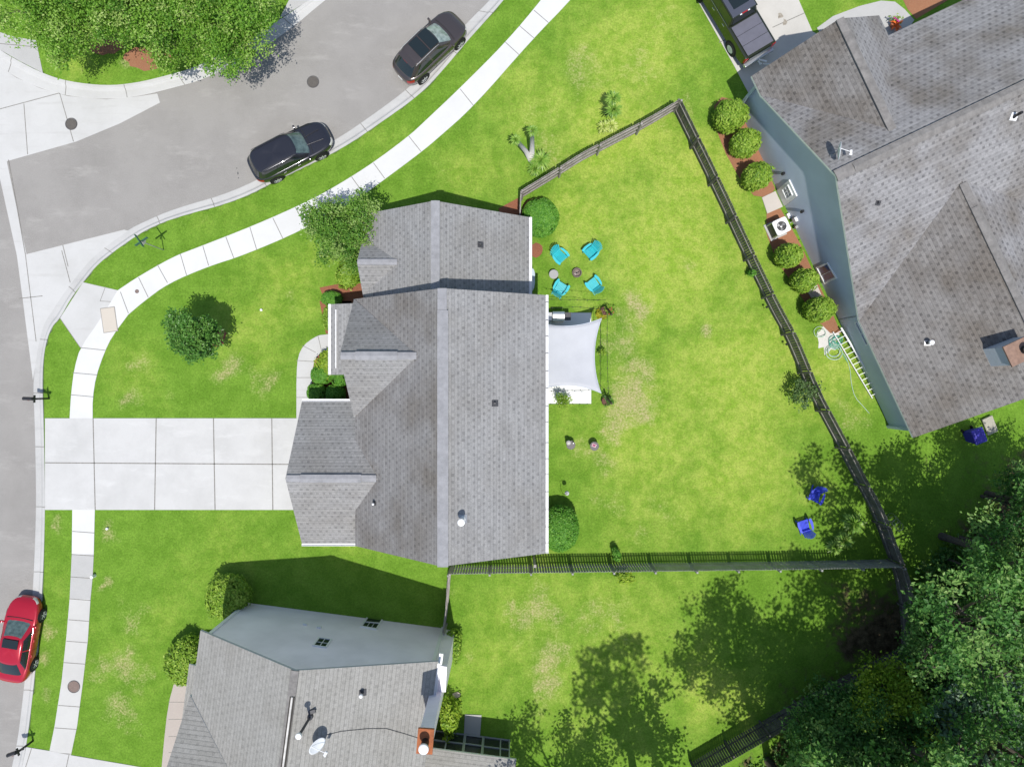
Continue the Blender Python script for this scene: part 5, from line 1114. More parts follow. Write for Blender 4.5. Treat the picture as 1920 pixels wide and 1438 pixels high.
quadpart([(-.985, -.75, 1.38), (-.985, .75, 1.38), (-.85, .66, 1.80), (-.85, -.66, 1.80)], 'rear_window', CGL); quadpart([(1.28, -.8, 1.36), (1.28, .8, 1.36), (.72, .68, 1.82), (.72, -.68, 1.82)], 'windscreen', CGL)
mb = MB(); mb.box((-.84, 0, 1.86), (.05, .34, .05)); mb.build('brake_light', LAMPR, t)
for yy in (-.25, .25): mb = MB(); mb.box((-.85, yy, 1.86), (.05, .12, .05)); mb.build('cargo_lamp', WHITEM, t)
TON = mat('grey_blue_tonneau_vinyl', (.12, .12, .15), .55, noise=.08, nscale=3, bump=.2, bscale=40)
mb = MB()
for k in range(3): mb.box((-1.36 - .6 * k, 0, 1.34 + (.004 if k == 1 else 0)), (.585, 1.62, .045))
mb.build('tonneau_cover', TON, t, bevel=.012)
mb = MB(); mb.box((-2.98, 0, .9), (.04, 1.4, .5)); mb.build('tailgate', GRN, t, bevel=.01)
mb = MB(); mb.box((-3.08, 0, .62), (.22, 1.85, .2)); bp_ = mb.build('rear_bumper', mat('bumper_chrome', (.55, .55, .55), .25, metal=.7), t, bevel=.04)
mb = MB(); mb.box((-3.3, .05, .55), (.34, .07, .07)); mb.lathe((-3.43, .05, .58), [(.03, 0), (.045, .05), (.045, .1), (.02, .14)], 12); mb.bar((-3.2, .05, .7), (-3.55, -.12, .95), .09, .05); mb.bar((-3.5, -.1, .6), (-3.75, -.2, .9), .05, .05); mb.build('hitch', WHITEM, bp_)
# ------------------------------------------------------------------ garden furniture and small things
def adirondack(label, px, py, ang, m, group):
    """ang: direction (deg, world) the sitter faces"""
    c = P(px, py, .3); t = thing('garden_chair', label, 'chair', (c.x, c.y, .11), R(ang), group)
    sz = lambda x: .36 - .17 * (0.28 - x) / .55                    # seat slopes back
    mb = MB()
    for k in range(7):
        y = -.23 + .46 * k / 6; mb.bar((.30, y, .37), (-.24, y, .22), .066, .02)
    mb.build('seat', m, t, bevel=.004)
    mb = MB()
    for k in range(7):
        a = (k - 3) * .075; y = (k - 3) * .066; top = .78 - .018 * (k - 3) ** 2
        mb.bar((-.20, y, .2), (-.20 - .42 * top / .78, y + (k - 3) * .028, .2 + top), .07, .018, up=(1, 0, .4))
    mb.bar((-.30, -.27, .42), (-.30, .27, .42), .03, .05); mb.build('backrest', m, t, bevel=.004)
    for s_ in (1, -1):
        mb = MB(); pts = [(-.36, .30), (-.20, .40), (.10, .44), (.33, .40), (.36, .33), (.30, .27), (0, .30), (-.22, .28)]
        mb.prism([(x, s_ * y) for x, y in pts], .555, .58); mb.build('armrest', m, t, bevel=.005)
        mb = MB(); mb.bar((.27, s_ * .285, 0), (.27, s_ * .285, .555), .03, .10, up=(1, 0, 0)); mb.build('leg', m, t)
        mb = MB(); mb.bar((.30, s_ * .262, .33), (-.52, s_ * .262, .03), .028, .10); mb.build('leg', m, t)
    return t
TURQ = mat('turquoise_plastic', (.035, .46, .52), .45, noise=.06, nscale=5); BLU = mat('deep_blue_plastic', (.05, .075, .62), .45, noise=.08, nscale=5)
gT = 'turquoise chairs round the fire pit'
adirondack('upper left turquoise chair of the four around the small fire pit', 1050, 482, -47, TURQ, gT)
adirondack('upper right turquoise chair of the four around the small fire pit', 1107, 474, 222, TURQ, gT)
adirondack('lower left turquoise chair, below the round grey table', 1051, 541, 58, TURQ, gT)
adirondack('lower right turquoise chair, nearest the worn brown grass', 1112, 534, 128, TURQ, gT)
adirondack('upper blue chair in the tree shade near the dark fence', 1527, 929, 245, BLU, 'blue chairs in the shade')
adirondack('lower blue chair standing fully in the tree shadow', 1506, 984, 108, BLU, 'blue chairs in the shade')
c = P(1081, 513); t = thing('fire_pit', 'small round metal fire pit between the turquoise chairs', 'fire pit', (c.x, c.y, .11))
mb = MB(); n_ = 28; mb.lathe((0, 0, 0), [(.24, 0), (.26, .02), (.27, .24), (.25, .25), (.22, .24), (.19, .08), (.02, .06)], 28); mb.build('bowl', mat('brown_fired_metal', (.17, .13, .11), .6, noise=.3, nscale=6), t, smooth=False)
mb = MB()
for k in range(14): a = random.uniform(0, 6.28); r = random.uniform(0, .14); mb.box((r * math.cos(a), r * math.sin(a), .1), (.07, .05, .04), rz=a)
mb.build('ash', mat('ash', (.42, .36, .34), .95, noise=.3, nscale=20), t)
c = P(1038, 515, .35); t = thing('side_table', 'low round light grey table left of the fire pit', 'table', (c.x, c.y, .11))
mb = MB(); mb.lathe((0, 0, .34), [(.25, 0), (.26, .01), (.26, .03), (.25, .035)], 32); mb.build('table_top', mat('light_grey_table', (.33, .33, .32), .5, noise=.05, nscale=6), t); 
mb = MB(); mb.lathe((0, 0, 0), [(.16, 0), (.14, .02), (.04, .05), (.035, .33), (.1, .345)], 20); mb.build('pedestal', DARKG, t)
for (x, y, lb, v) in ((1070, 834, 'small dark round table with pale pots on it, left of the pair', 0), (1114, 836, 'small dark round table with one pinkish square dish, right of the pair', 1)):
    c = P(x, y, .55); t = thing('bistro_table', lb, 'table', (c.x, c.y, .11))
    mb = MB(); mb.lathe((0, 0, .55), [(.23, 0), (.25, .01), (.25, .03), (.24, .035)], 30); mb.build('table_top', mat('dark_patterned_top', (.07, .06, .065), .4, noise=.7, nscale=22), t)
    mb = MB()
    for k in range(3): a = k * 2.09; mb.tube([(.2 * math.cos(a), .2 * math.sin(a), 0), (.05 * math.cos(a), .05 * math.sin(a), .3), (.16 * math.cos(a), .16 * math.sin(a), .55)], .012, 6)
    mb.build('stand', BLACK, t)
    z = .70
    if v == 0:
        p = P(1066, 830, .8); q = thing('pot', 'pale round pot with lid on the left dark table', 'pot', (p.x, p.y, .70)); mb = MB(); mb.lathe((0, 0, 0), [(.07, 0), (.12, .05), (.13, .12), (.1, .16), (.03, .2), (.04, .22)], 18); mb.build('body', mat('pale_ceramic', (.5, .48, .46), .4), q)
        p = P(1075, 831, .8); q = thing('pot', 'tiny grey pot on the left dark table beside the pale one', 'pot', (p.x, p.y, .70)); mb = MB(); mb.lathe((0, 0, 0), [(.03, 0), (.055, .05), (.05, .1), (.03, .12)], 12); mb.build('body', GALV, q)
    else:
        p = P(1114, 835, .75); q = thing('dish', 'small pinkish white square dish lying on the right dark table', 'dish', (p.x, p.y, .70), -.35); mb = MB(); mb.box((0, 0, .02), (.2, .15, .04), taper=1.2); mb.build('base', mat('pink_plastic', (.62, .42, .45), .5), q); mb = MB(); mb.box((0, 0, .045), (.17, .12, .012)); mb.build('lid', mat('purple_spots', (.3, .06, .14), .6, noise=.5, nscale=25), q)
# shepherd hook / small lantern on stake
c = P(1052, 918); t = thing('bird_feeder', 'small bird feeder on a curved black stake above the oval shrub', 'bird feeder', (c.x, c.y, .1))
mb = MB(); mb.tube([(0, 0, 0), (0, 0, 1.4)] + [(.12 - .12 * math.cos(a), 0, 1.4 + .12 * math.sin(a)) for a in (.5, 1.0, 1.6, 2.2, 2.8, 3.1)], .012, 6); mb.build('stake', BLACK, t)
mb = MB(); mb.lathe((.24, 0, 1.1), [(.1, 0), (.12, .02), (.06, .04), (.06, .18), (.11, .2), (.1, .22), (.02, .27)], 14); mb.build('feeder', mat('clear_grey_plastic', (.5, .5, .5), .2), t)
# bin-like rounded box at the wing
c = P(996, 524, .9); t = thing('storage_box', 'pale bluish grey rounded box half under the upper right roof edge', 'storage box', (c.x - .1, c.y, .1))
mb = MB(); mb.prism([(-.3, -.6), (.15, -.6), (.24, -.5), (.28, -.2), (.28, .3), (.22, .5), (.08, .6), (-.3, .6)], 0, .95); mb.build('bin', mat('pale_blue_grey_plastic', (.40, .47, .52), .45, noise=.05, nscale=3), t, bevel=.05)
mb = MB(); mb.prism([(-.3, -.62), (.16, -.62), (.26, -.5), (.3, -.2), (.3, .3), (.24, .52), (.09, .62), (-.3, .62)], .96, 1.02); mb.build('lid', mat('pale_blue_grey_lid', (.44, .51, .56), .4), t, bevel=.02)
# shade sail
cs = {'a': P(1020, 607, 3.0), 'b': P(1128, 597, 2.5), 'c': P(1127, 737, 2.5), 'd': P(1020, 728, 3.0)}
def edge_(p, q, inw, n=16): return [p.lerp(q, k / n) + Vector(inw) * (4 * (k / n) * (1 - k / n)) for k in range(n + 1)]
top = edge_(cs['a'], cs['b'], (0, -.24, -.06)); bot = edge_(cs['d'], cs['c'], (0, .28, -.06)); lef = edge_(cs['a'], cs['d'], (.0, 0, 0)); rig = edge_(cs['b'], cs['c'], (-.36, 0, -.05))
mb = MB(); vs = []; n_ = 16
for i in range(n_ + 1):
    for k in range(n_ + 1):
        u, v = k / n_, i / n_
        p = top[k] * (1 - v) + bot[k] * v + lef[i] * (1 - u) + rig[i] * u - ((cs['a'] * (1 - u) + cs['b'] * u) * (1 - v) + (cs['d'] * (1 - u) + cs['c'] * u) * v)
        p = p + Vector((0, 0, .015 * math.sin(u * 9 + v * 4) + .012 * math.sin(v * 17 + u * 5) - .12 * math.sin(math.pi * u) * math.sin(math.pi * v))); vs.append(p)
o0s = cs['a'].copy(); o0s.z = 0
t = thing('shade_sail', 'pale blue white shade sail stretched from the eave over the patio', 'shade sail', o0s)
mb.add([v - o0s for v in vs], [(i * (n_ + 1) + k, i * (n_ + 1) + k + 1, (i + 1) * (n_ + 1) + k + 1, (i + 1) * (n_ + 1) + k) for i in range(n_) for k in range(n_)])
sl = mb.build('fabric', mat('sail_cloth', (.47, .48, .51), .8, noise=.035, nscale=1.5, bump=.15, bscale=9), t, smooth=True); md = sl.modifiers.new('thick', 'SOLIDIFY'); md.thickness = .006
for L_ in (top, bot, rig):
    mb = MB(); mb.tube([p - o0s + Vector((0, 0, .004)) for p in L_], .014, 6); mb.build('hem', mat('sail_hem', (.55, .6, .68), .8), t)
for (bx, by, tx, ty, lb) in ((1136, 575, 1147, 590, 'upper of two dark poles holding the corners of the shade sail'), (1136, 743, 1147, 757, 'lower of two dark poles holding the corners of the shade sail')):
    b = P(bx, by, .1); e = P(tx, ty, 2.3); t = thing('sail_pole', lb, 'pole', b, 0, 'poles of the shade sail')
    mb = MB(); mb.bar((0, 0, 0), e - b, .09, .09, up=(1, 0, 0)); mb.build('pole', mat('dark_brown_post', (.05, .035, .025), .7, noise=.2, nscale=8), t, bevel=.008)
    k_ = cs['b'] if ty < 650 else cs['c']; mb = MB(); mb.tube([e - b - Vector((0, 0, .03)), k_ - b], .01, 5); mb.build('rope', BLACK, t)
for (x, y, lb, sd) in ((1134, 583, 'brown planter with flowering plant at the foot of the upper sail pole', 1), (1136, 752, 'brown planter with dark plant at the foot of the lower sail pole', 2)):
    c = P(x, y, .3); t = thing('planter', lb, 'planter', (c.x, c.y, .1)); mb = MB(); mb.lathe((0, 0, 0), [(.17, 0), (.24, .3), (.26, .34), (.25, .36), (.22, .33)], 22); mb.build('pot', mat('terracotta_brown', (.12, .055, .04), .8, noise=.2, nscale=6), t)
    mb = MB(); mb.lathe((0, 0, .30), [(.2, 0), (.2, .015)], 18); mb.build('soil', mat('pinkish_soil', (.3, .2, .18), .95, noise=.3, nscale=20), t)
    r = np.random.default_rng(sd); cc = r.normal(size=(22, 3)) * np.array([.16, .14, .12]) + np.array([.2, .0, .6]); cen = np.repeat(cc, 12, 0) + r.normal(size=(264, 3)) * .05
    o = obj_from(leafmesh('foliage', cen, .045, L_DK if sd == 2 else L_BUSH, .4, sd), 'foliage', t)
    mb = MB()
    for q in cc[::2]: mb.tube([(0, 0, .3), tuple(q)], .007, 4)
    mb.build('stem', BARK, t)
    if sd == 1:
        mb = MB()
        for q in cc[::3]: mb.lathe(tuple(q + np.array([.05, 0, .1])), [(.01, 0), (.035, .02), (.01, .04)], 7)
        mb.build('flower', mat('red_flower', (.45, .03, .06), .6), t)
# string lights
def lights(label, pts, sag=.25, nb=7):
    pts = [P(*p) for p in pts]; o = pts[0].copy(); t = thing('string_light', label, 'string lights', (o.x, o.y, .1), 0, 'string lights round the patio'); of = Vector((o.x, o.y, .1)); W = []
    for a, b in zip(pts[:-1], pts[1:]):
        for k in range(13): u = k / 12; W.append(a.lerp(b, u) - of - Vector((0, 0, sag * 4 * u * (1 - u))))
    mb = MB(); mb.tube(W, .009, 5); mb.build('cable', BLACK, t)
    for k in range(nb):
        p = W[int((k + .5) / nb * (len(W) - 1))]; mb = MB(); mb.lathe(p - Vector((0, 0, .1)), [(.012, 0), (.03, .02), (.03, .05), (.02, .07), (.02, .1)], 8); mb.build('bulb', DARKG, t)
lights('string light cable from the eave corner to the upper sail pole', [(1026, 560, 2.9), (1078, 562, 2.5), (1136, 562, 2.3)], .2, 6)
lights('string light cable just below the first one, above the grill', [(1026, 577, 2.9), (1084, 575, 2.5), (1140, 580, 2.3)], .2, 6)
lights('string light cable hanging down the outer right side of the sail', [(1139, 590, 2.3), (1141, 740, 2.3)], .3, 9)
lights('string light cable close to the right hem of the sail', [(1127, 595, 2.4), (1126, 735, 2.4)], .3, 7)
lights('string light cable along the lower edge of the sail, above the patio', [(1026, 734, 2.9), (1120, 730, 2.4)], .15, 5)
lights('string light cable along the very bottom edge of the patio', [(1026, 757, 2.6), (1108, 757, 2.0)], .1, 6)
# grill
c = P(1047, 594, 1.0); t = thing('grill', 'stainless barbecue grill with side shelves between eave and sail', 'grill', (c.x, c.y, .14))
ST = mat('stainless_steel', (.62, .62, .6), .28, metal=.8, noise=.06, nscale=6)
mb = MB(); mb.box((0, .02, .42), (.62, .5, .8)); mb.build('cabinet', BLACK, t, bevel=.01)
mb = MB(); mb.prism([(-.33, -.27), (.33, -.27), (.33, .3), (-.33, .3)], .84, .9); mb.build('firebox', ST, t, bevel=.01)
mb = MB(); prof2 = [(-.27, .9), (-.25, 1.06), (-.12, 1.16), (.1, 1.18), (.26, 1.08), (.3, .9)]; mb.add([(-.33, y, z) for y, z in prof2] + [(.33, y, z) for y, z in prof2], [tuple(range(6)), tuple(reversed(range(6, 12)))] + [(i, 6 + i, 6 + (i + 1) % 6, (i + 1) % 6) for i in range(6)]); ld = mb.build('lid', ST, t, bevel=.01)
mb = MB(); mb.tube([(-.25, -.31, 1.0), (.25, -.31, 1.0)], .014, 8); mb.build('handle', CHROME, ld)
for x in (-.52, .52): mb = MB(); mb.box((x, .02, .87), (.34, .44, .03)); mb.build('side_shelf', ST if x < 0 else DARKG, t, bevel=.008)
for k in range(4): mb = MB(); mb.lathe((-.22 + .15 * k, -.28, .86), [(.025, 0), (.022, .04)], 10, M=Matrix.Rotation(R(90), 3, 'X')); mb.build('knob', BLACK, t)
# yard street name sign
c = P(307, 469, .1); t = thing('street_sign', 'thin street name sign post with crossed blades on the grass verge', 'street sign', c)
mb = MB(); mb.tube([(0, 0, 0), (0, 0, 2.55)], .028, 8); mb.build('pole', GALV, t)
SG = mat('sign_green', (.03, .12, .07), .5)
for a, z in ((R(35), 2.45), (R(125), 2.68), (R(62), 2.2)):
    mb = MB(); mb.box((0, 0, z), (.78 if z > 2.3 else .3, .035, .2), rz=a); mb.build('sign_blade', SG if z > 2.3 else GALV, t)
def mailbox(label, bx, by, ang, big=True):
    c = P(bx, by, .1); t = thing('mailbox', label, 'mailbox', c, R(ang), 'black mailboxes on the verge')
    mb = MB(); mb.box((0, 0, .7), (.1, .1, 1.4)); mb.lathe((0, 0, 1.4), [(.07, 0), (.05, .04), (.06, .08), (.01, .14)], 10); mb.bar((-.15, 0, .8), (.35, 0, 1.05), .06, .06); mb.bar((-.2, 0, 1.05), (.62, 0, 1.05), .09, .07); mb.build('post', BLACK, t, bevel=.008)
    mb = MB(); L = .52; q = [(-.09, 0), (-.09, .13), (-.06, .19), (0, .215), (.06, .19), (.09, .13), (.09, 0)]
    mb.add([(.12, y, 1.1 + z) for y, z in q] + [(.12 + L, y, 1.1 + z) for y, z in q], [tuple(range(7)), tuple(reversed(range(7, 14)))] + [(i, (i + 1) % 7, 7 + (i + 1) % 7, 7 + i) for i in range(7)]); bx_ = mb.build('box', mat('mailbox_black', (.03, .03, .033), .35, noise=.2, nscale=6), t, bevel=.006)
    mb = MB(); mb.box((.30, .1, 1.3), (.1, .012, .05)); mb.build('flag', mat('flag_red', (.25, .02, .02), .5), bx_)
    mb = MB(); mb.box((.0, 0, 1.25), (.05, .42, .14)); mb.build('number_panel', BLACK, t, bevel=.01)
mailbox('black mailbox on a post over the kerb, above the driveway', 92, 747, 178)
mailbox('black mailbox over the kerb near the lower left corner', 62, 1388, 200)
# covers
for (x, y, r_, lb, z, m_) in ((587, 154, .34, 'round dark manhole cover in the asphalt above the black parked car', .006, 0), (134, 233, .34, 'round dark manhole cover set in the pale concrete apron', .014, 0), (141, 1285, .35, 'brown round manhole cover in the lower sidewalk', .124, 1), (259, 547, .11, 'small round brown cap in the curved sidewalk', .124, 1)):
    c = P(x, y); t = thing('manhole_cover', lb, 'manhole cover', (c.x, c.y, z)); m_ = mat('cast_iron_brown', (.19, .14, .12), .8, noise=.25, nscale=20) if m_ else mat('cast_iron', (.10, .09, .08), .7, noise=.25, nscale=20)
    mb = MB(); mb.lathe((0, 0, -.01), [(r_ * .9, 0), (r_ * .9, .02)], 36); 
    for k in range(3): rr_ = r_ * (.25 + .22 * k); 
    mb.build('lid', m_, t); mb = MB(); n_ = 40; vs = [(q * math.cos(2 * math.pi * k / n_), q * math.sin(2 * math.pi * k / n_), .008) for q in (r_ * .92, r_ * 1.02) for k in range(n_)]; mb.add(vs, [(k, (k + 1) % n_, n_ + (k + 1) % n_, n_ + k) for k in range(n_)]); mb.build('ring', DARKG, t)
c = P(207, 600); t = thing('utility_cover', 'beige rounded rectangular utility cover in the corner sidewalk', 'utility cover', (c.x, c.y, .128), R(8))
mb = MB(); mb.box((0, 0, 0), (.84, 1.42, .03)); mb.build('frame', m_ground('dark_edge', (.3, .28, .25), (.2, .19, .17), (.4, .38, .34)), t, bevel=.012); mb = MB(); mb.box((0, 0, .014), (.76, 1.34, .02)); mb.build('lid', m_ground('beige_cover', (.52, .47, .40), (.44, .39, .33), (.6, .55, .48)), t, bevel=.008)
def small_cap(x, y, r_, lb, m1, h=.12):
    c = P(x, y); t = thing('cleanout_cap', lb, 'pipe cap', (c.x, c.y, .1)); mb = MB(); mb.lathe((0, 0, 0), [(r_, 0), (r_, h), (r_ * .8, h + .02)], 16); mb.build('cap', m1, t)
small_cap(492, 582, .07, 'white pipe cap in the front lawn beside a reddish patch', WHITEM); small_cap(204, 990, .07, 'white pipe cap in the lawn just below the driveway', WHITEM)
small_cap(180, 1078, .09, 'white topped pipe with a dark neighbour, at the sidewalk edge below the driveway', WHITEM, .35)
c = P(487, 582); 
# rock
c = P(856, 1300); t = thing('stone', 'pale flat stone lying in the lawn right of the neighbouring chimney', 'stone', (c.x, c.y, .1))
mb = MB(); mb.prism([(-.2, -.12), (-.05, -.2), (.17, -.12), (.24, .05), (.1, .17), (-.08, .12), (-.22, .06)], 0, .07); mb.build('rock', mat('pale_stone', (.62, .52, .40), .9, noise=.15, nscale=8), t, bevel=.02)
c = P(1851, 797); t = thing('stone_slab', 'pale mottled slab leaning beside the blue bin', 'stone slab', (c.x, c.y, .1), R(25)); mb = MB(); mb.box((0, 0, .12), (.62, 1.0, .12), M=Matrix.Rotation(.12, 3, 'X')); mb.build('slab', m_ground('mottled_stone', (.34, .32, .26), (.16, .16, .13), (.6, .58, .5), .8, .6), t, bevel=.03)
# blue bin
c = P(1812, 815); t = thing('recycling_bin', 'dark blue wheeled bin lying by the angled roof edge', 'bin', (c.x, c.y, .1), R(22))
BB = mat('dark_blue_bin', (.035, .025, .32), .45, noise=.1, nscale=5)
mb = MB(); mb.add([(-.26, -.28, .05), (.26, -.28, .05), (.26, .28, .05), (-.26, .28, .05), (-.32, -.38, 1.0), (.32, -.38, 1.0), (.32, .38, 1.0), (-.32, .38, 1.0)], [(3, 2, 1, 0), (4, 5, 6, 7), (0, 1, 5, 4), (1, 2, 6, 5), (2, 3, 7, 6), (3, 0, 4, 7)]); mb.build('bin', BB, t, bevel=.02)
mb = MB(); mb.box((0, 0, 1.04), (.70, .84, .06), taper=.9); mb.box((0, 0, 1.08), (.5, .62, .03), taper=.9); ld = mb.build('lid', mat('blue_bin_lid', (.05, .04, .40), .4, noise=.08, nscale=5), t, bevel=.015); mb = MB(); mb.tube([(-.28, .44, .98), (.28, .44, .98)], .018, 8); mb.build('handle', BB, ld)
for x in (-.28, .28): mb = MB(); mb.lathe((x, .34, .12), [(.12, 0), (.12, .05)], 16, M=Matrix.Rotation(R(90), 3, 'Y')); mb.build('wheel', TYRE, t)
# air conditioner
c = P(1452, 432); t = thing('air_conditioner', 'white topped air conditioner with fan, beside the blue grey wall', 'air conditioner', (c.x, c.y, .1), R(25))
mb = MB(); mb.box((0, 0, .03), (1.0, 1.0, .06)); mb.build('pad', CONC_OLD, t)
fin = mat('dark_coil_fins', (.07, .07, .07), .6, noise=.15, nscale=8); mb = MB(); mb.box((0, 0, .5), (.78, .78, .88)); mb.build('coil', fin, t, bevel=.03)
for sx in (1, -1):
    for sy in (1, -1): mb = MB(); mb.box((sx * .37, sy * .37, .5), (.07, .07, .9)); mb.build('corner_post', GALV, t)
mb = MB(); n_ = 40; sq_ = [se(2 * math.pi * k / n_, 9) for k in range(n_)]; vs = [(.42 * a, .42 * b, .94) for a, b in sq_] + [(.42 * a, .42 * b, 1.0) for a, b in sq_] + [(.27 * math.cos(2 * math.pi * k / n_), .27 * math.sin(2 * math.pi * k / n_), 1.0) for k in range(n_)] + [(.27 * math.cos(2 * math.pi * k / n_), .27 * math.sin(2 * math.pi * k / n_), .93) for k in range(n_)]
mb.add(vs, [(r * n_ + k, r * n_ + (k + 1) % n_, (r + 1) * n_ + (k + 1) % n_, (r + 1) * n_ + k) for r in range(3) for k in range(n_)]); mb.build('top', WHITEM, t)
mb = MB()
for k in range(3):
    a = 2.09 * k + .4; q = [(.05, -.25), (.25, -.5), (.25, .4), (.05, .3)]; mb.add([(r_ * math.cos(a + b), r_ * math.sin(a + b), .955 - .02 * (b > 0)) for r_, b in q], [(0, 1, 2, 3)])
mb.lathe((0, 0, .93), [(.07, 0), (.07, .04), (.03, .05)], 16); mb.build('fan', GALV, t); mb = MB(); mb.lathe((0, 0, .90), [(.268, 0), (.268, .01)], 30); mb.build('fan_well', BLACK, t)
mb = MB()
for q in (.09, .15, .21, .265): mb.tube([(q * math.cos(a * .2618), q * math.sin(a * .2618), 1.012) for a in range(25)], .004, 4, cap=False)
mb.build('guard', BLACK, t)
# dishes
def dish(label, base, tdir, size, offs, par=None, arm=None, seed=0):
    t = thing('satellite_dish', label, 'satellite dish', base); n = Vector(tdir).normalized(); x = n.cross(Vector((0, 0, 1))).normalized(); y = x.cross(n) * -1; M = Matrix((x, y, n)).transposed()
    mb = MB(); rings = [(size * q, size * .16 * q * q) for q in (.001, .3, .6, .85, 1)]; mb.lathe(offs, rings + [(size, size * .16 - .015)] + [(size * q, size * .16 * q * q - .02) for q in (.85, .6, .3, .001)], 32, M=M); mb.build('reflector', mat('dish_grey_white', (.66, .68, .72), .45), t, smooth=True)
    o = Vector(offs); mb = MB(); mb.tube([(0, 0, 0), (0, 0, .25), tuple(o - n * .02)], .025, 8); mb.box((0, 0, .02), (.2, .14, .03)); mb.build('mount', GALV, t)
    f = o + n * size * 1.35 + y * size * .3; mb = MB(); mb.tube([tuple(o - y * size * .9), tuple(f)], .016, 6); mb.build('arm', WHITEM, t); mb = MB(); mb.box(f, (.16, .1, .1), M=M); mb.box(f + x * .12, (.07, .07, .13), M=M); mb.build('receiver', WHITEM, t, bevel=.01)
b3 = on3(1560, 293, 'n') + n0; dish('grey satellite dish at the end of the angled roof, above its blue wall', b3, (.95, -.1, .30), .42, (.02, .05, .62))
pS2 = onS2(601, 1383); dish('white satellite dish on the pale shingled roof near the bottom edge', pS2, (.75, -.38, .62), .42, (-.03, -.05, .55))
mb = MB(); W_ = [onS2(x, y) - o0 + Vector((0, 0, .03)) for x, y in ((612, 1377), (640, 1370), (690, 1365), (725, 1365), (760, 1375), (785, 1383))]; t = thing('cable', 'thin black cable snaking over the pale roof to the rusty chimney', 'cable', o0); mb.tube(W_, .010, 5); mb.build('wire', BLACK, t)
# ladder against the foundation
a = P(1563, 622, .3); b = P(1637, 747, .3); t = thing('ladder', 'long white ladder lying along the foot of the blue grey wall', 'ladder', (a.x, a.y, .1)); d = (b - a); d.z = 0; u = d.normalized(); v = Vector((-u.y, u.x, 0))
if v.x < 0: v = -v
LM = mat('ladder_aluminium', (.7, .7, .7), .4, metal=.2)
for q in (0, .42): mb = MB(); mb.bar(v * q + Vector((0, 0, .12 + q * .5)), d + v * q + Vector((0, 0, .12 + q * .5)), .09 if q else .05, .05); mb.build('rail', LM if not q else WHITEM, t)
mb = MB(); nr_ = 13
for k in range(nr_):
    p = d * ((k + .5) / nr_); mb = MB(); mb.bar(p + Vector((0, 0, .12)), p + v * .42 + Vector((0, 0, .33)), .035, .03); mb.build('rung', LM, t)
# hose
HOSE = mat('green_hose', (.06, .38, .27), .5); HOSEP = mat('faded_hose', (.45, .60, .48), .5)
def hose(nm, lb, c, n, r0, r1, m, seed, tail=()):
    r = random.Random(seed); c = P(*c); t = thing('garden_hose', lb, 'garden hose', (c.x, c.y, .1)); pts = []
    for k in range(n * 14): a = 2 * math.pi * k / 14; q = r.uniform(r0, r1) * .15 + (r0 + (r1 - r0) * abs(math.sin(k * .13 + seed))) * .85; pts.append((q * math.cos(a) + .10 * math.sin(k * .21 + seed), q * math.sin(a) * .85 + .12 * math.cos(k * .17), .03 + .012 * (k % 9)))
    for q in tail: p = P(*q) - c; pts.append((p.x, p.y, .03))
    sp = smoothpoly(pts, 1); mb = MB(); mb.tube(sp, .016, 5); mb.build('hose', m, t, smooth=True)
hose('h', 'green hose tangled in loops on pale gravel by the wall corner', (1565, 642), 6, .12, .34, HOSE, 1, [(1578, 665), (1588, 680)])
hose('h', 'faded pale green hose in wide loops trailing down towards the ladder', (1561, 660), 4, .25, .5, HOSEP, 2, [(1580, 660), (1592, 690), (1594, 720), (1601, 745), (1615, 760), (1628, 775)])
hose('h', 'pale hose loop lying nearest the last wall shrub', (1536, 623), 2, .2, .34, HOSEP, 3)
flat('gravel_patch', [blobpoly(1552, 635, 20, 26, 20, .3)], .108, m_ground('white_gravel', (.58, .56, .52), (.4, .38, .34), (.72, .7, .67), .6, .8), .02)
c = P(1669, 972); t = thing('wire_cage', 'coil of wire cage fallen outside the dark fence corner', 'wire cage', (c.x, c.y, .1), .4)
for k in range(4): mb = MB(); mb.tube([(.24 * math.cos(a * .314), .24 * math.sin(a * .314) - .15 * k + .1, .1 + .16 * k) for a in range(21)], .008, 5, cap=False); mb.build('ring', GALV, t)
for k in range(3): a = k * 2.1; mb = MB(); mb.tube([(.24 * math.cos(a), .24 * math.sin(a) + .1, .1), (.24 * math.cos(a), .24 * math.sin(a) - .35, .58)], .007, 5); mb.build('wire', GALV, t)
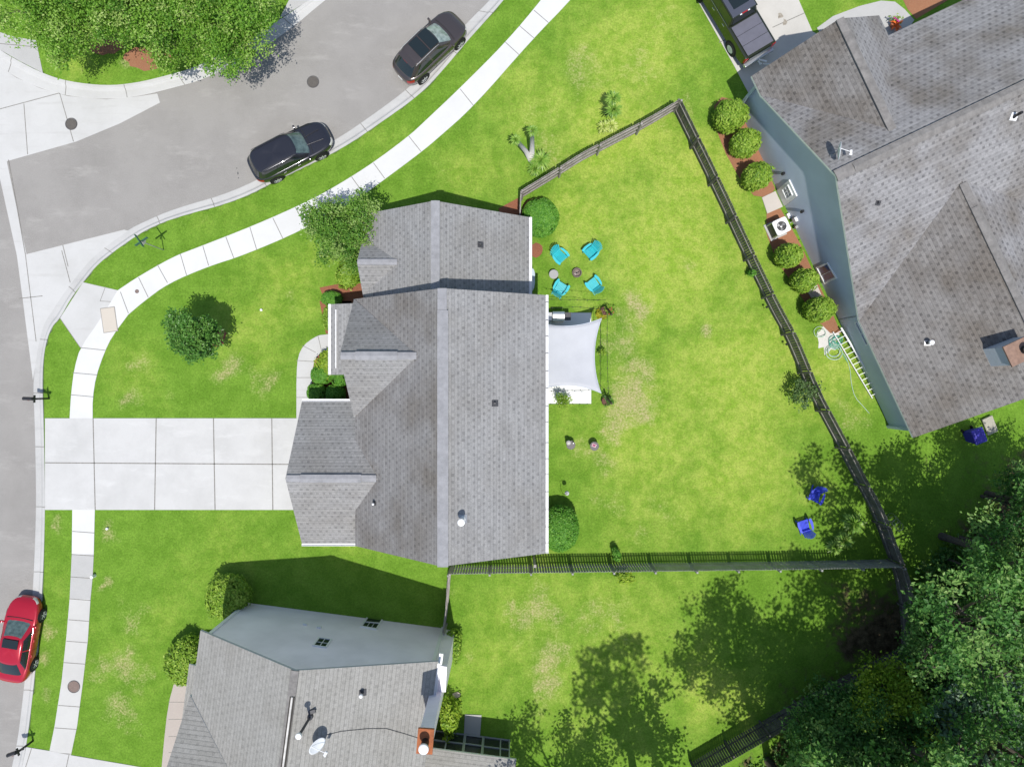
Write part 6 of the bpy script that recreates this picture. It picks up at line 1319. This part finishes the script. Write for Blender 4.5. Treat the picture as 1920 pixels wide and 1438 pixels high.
# orange flowers near the upper right walk
c = P(1676, 46, .3); t = thing('flower_pot', 'bright orange leaved plant with pink blossoms by the upper right path', 'potted plant', (c.x, c.y, .12))
mb = MB(); mb.lathe((0, 0, 0), [(.15, 0), (.2, .3), (.22, .32)], 18); mb.build('pot', mat('terracotta', (.4, .14, .07), .8), t)
yucca_head(t, np.array([.05, -.12, .4]), .42, 40, mat('orange_leaves', (.75, .16, .03), .5, noise=.25, nscale=5), 91)
r = np.random.default_rng(3); cen = np.repeat(r.normal(size=(14, 3)) * .12 + np.array([-.05, .18, .5]), 10, 0) + r.normal(size=(140, 3)) * .04; obj_from(leafmesh('foliage', cen, .05, L_BUSH, .4, 3), 'foliage', t)
mb = MB()
for k in range(5): mb.lathe((-.2 + .06 * k, .15 - .05 * k, .6), [(.01, 0), (.05, .02), (.01, .05)], 8)
mb.build('flower', mat('pink_flower', (.5, .03, .25), .6), t)
# little solar lamps on the inner side of the dark fence
for k, (x, y, lb) in enumerate([(1434, 577, 'upper one of two small dark garden stakes left of the dark fence'), (1471, 646, 'lower one of two small dark garden stakes left of the dark fence')]):
    c = P(x, y, .3); t = thing('garden_stake', lb, 'garden stake', (c.x, c.y, .1), 0, 'garden stakes'); mb = MB(); mb.tube([(0, 0, 0), (0, 0, .5)], .012, 6); mb.build('stake', BLACK, t); mb = MB(); mb.lathe((0, 0, .48), [(.02, 0), (.07, .03), (.05, .08), (.02, .1)], 12); mb.build('lamp_head', BLACK, t)
# oil and tyre stains with shapes of their own, on the stained drive and the roads: flat thin marks
OIL = mat('oil_stain', (.28, .24, .18), .8, noise=.4, nscale=6, col2=(.42, .38, .32))
TARK = mat('tar_mark', (.10, .10, .10), .9, noise=.3, nscale=9)
flat('oil_stains', [blobpoly(1462, 33, 6, 5, 14, .4), blobpoly(1471, 44, 4, 6, 14, .4)], .1245, OIL, .003)
flat('road_marks', [blobpoly(446, 325, 1.6, 3.2, 9, .4), blobpoly(444, 316, 1, 1.2, 8, .3), blobpoly(447, 334, 1, 1.3, 8, .3)], .006, TARK, .004)
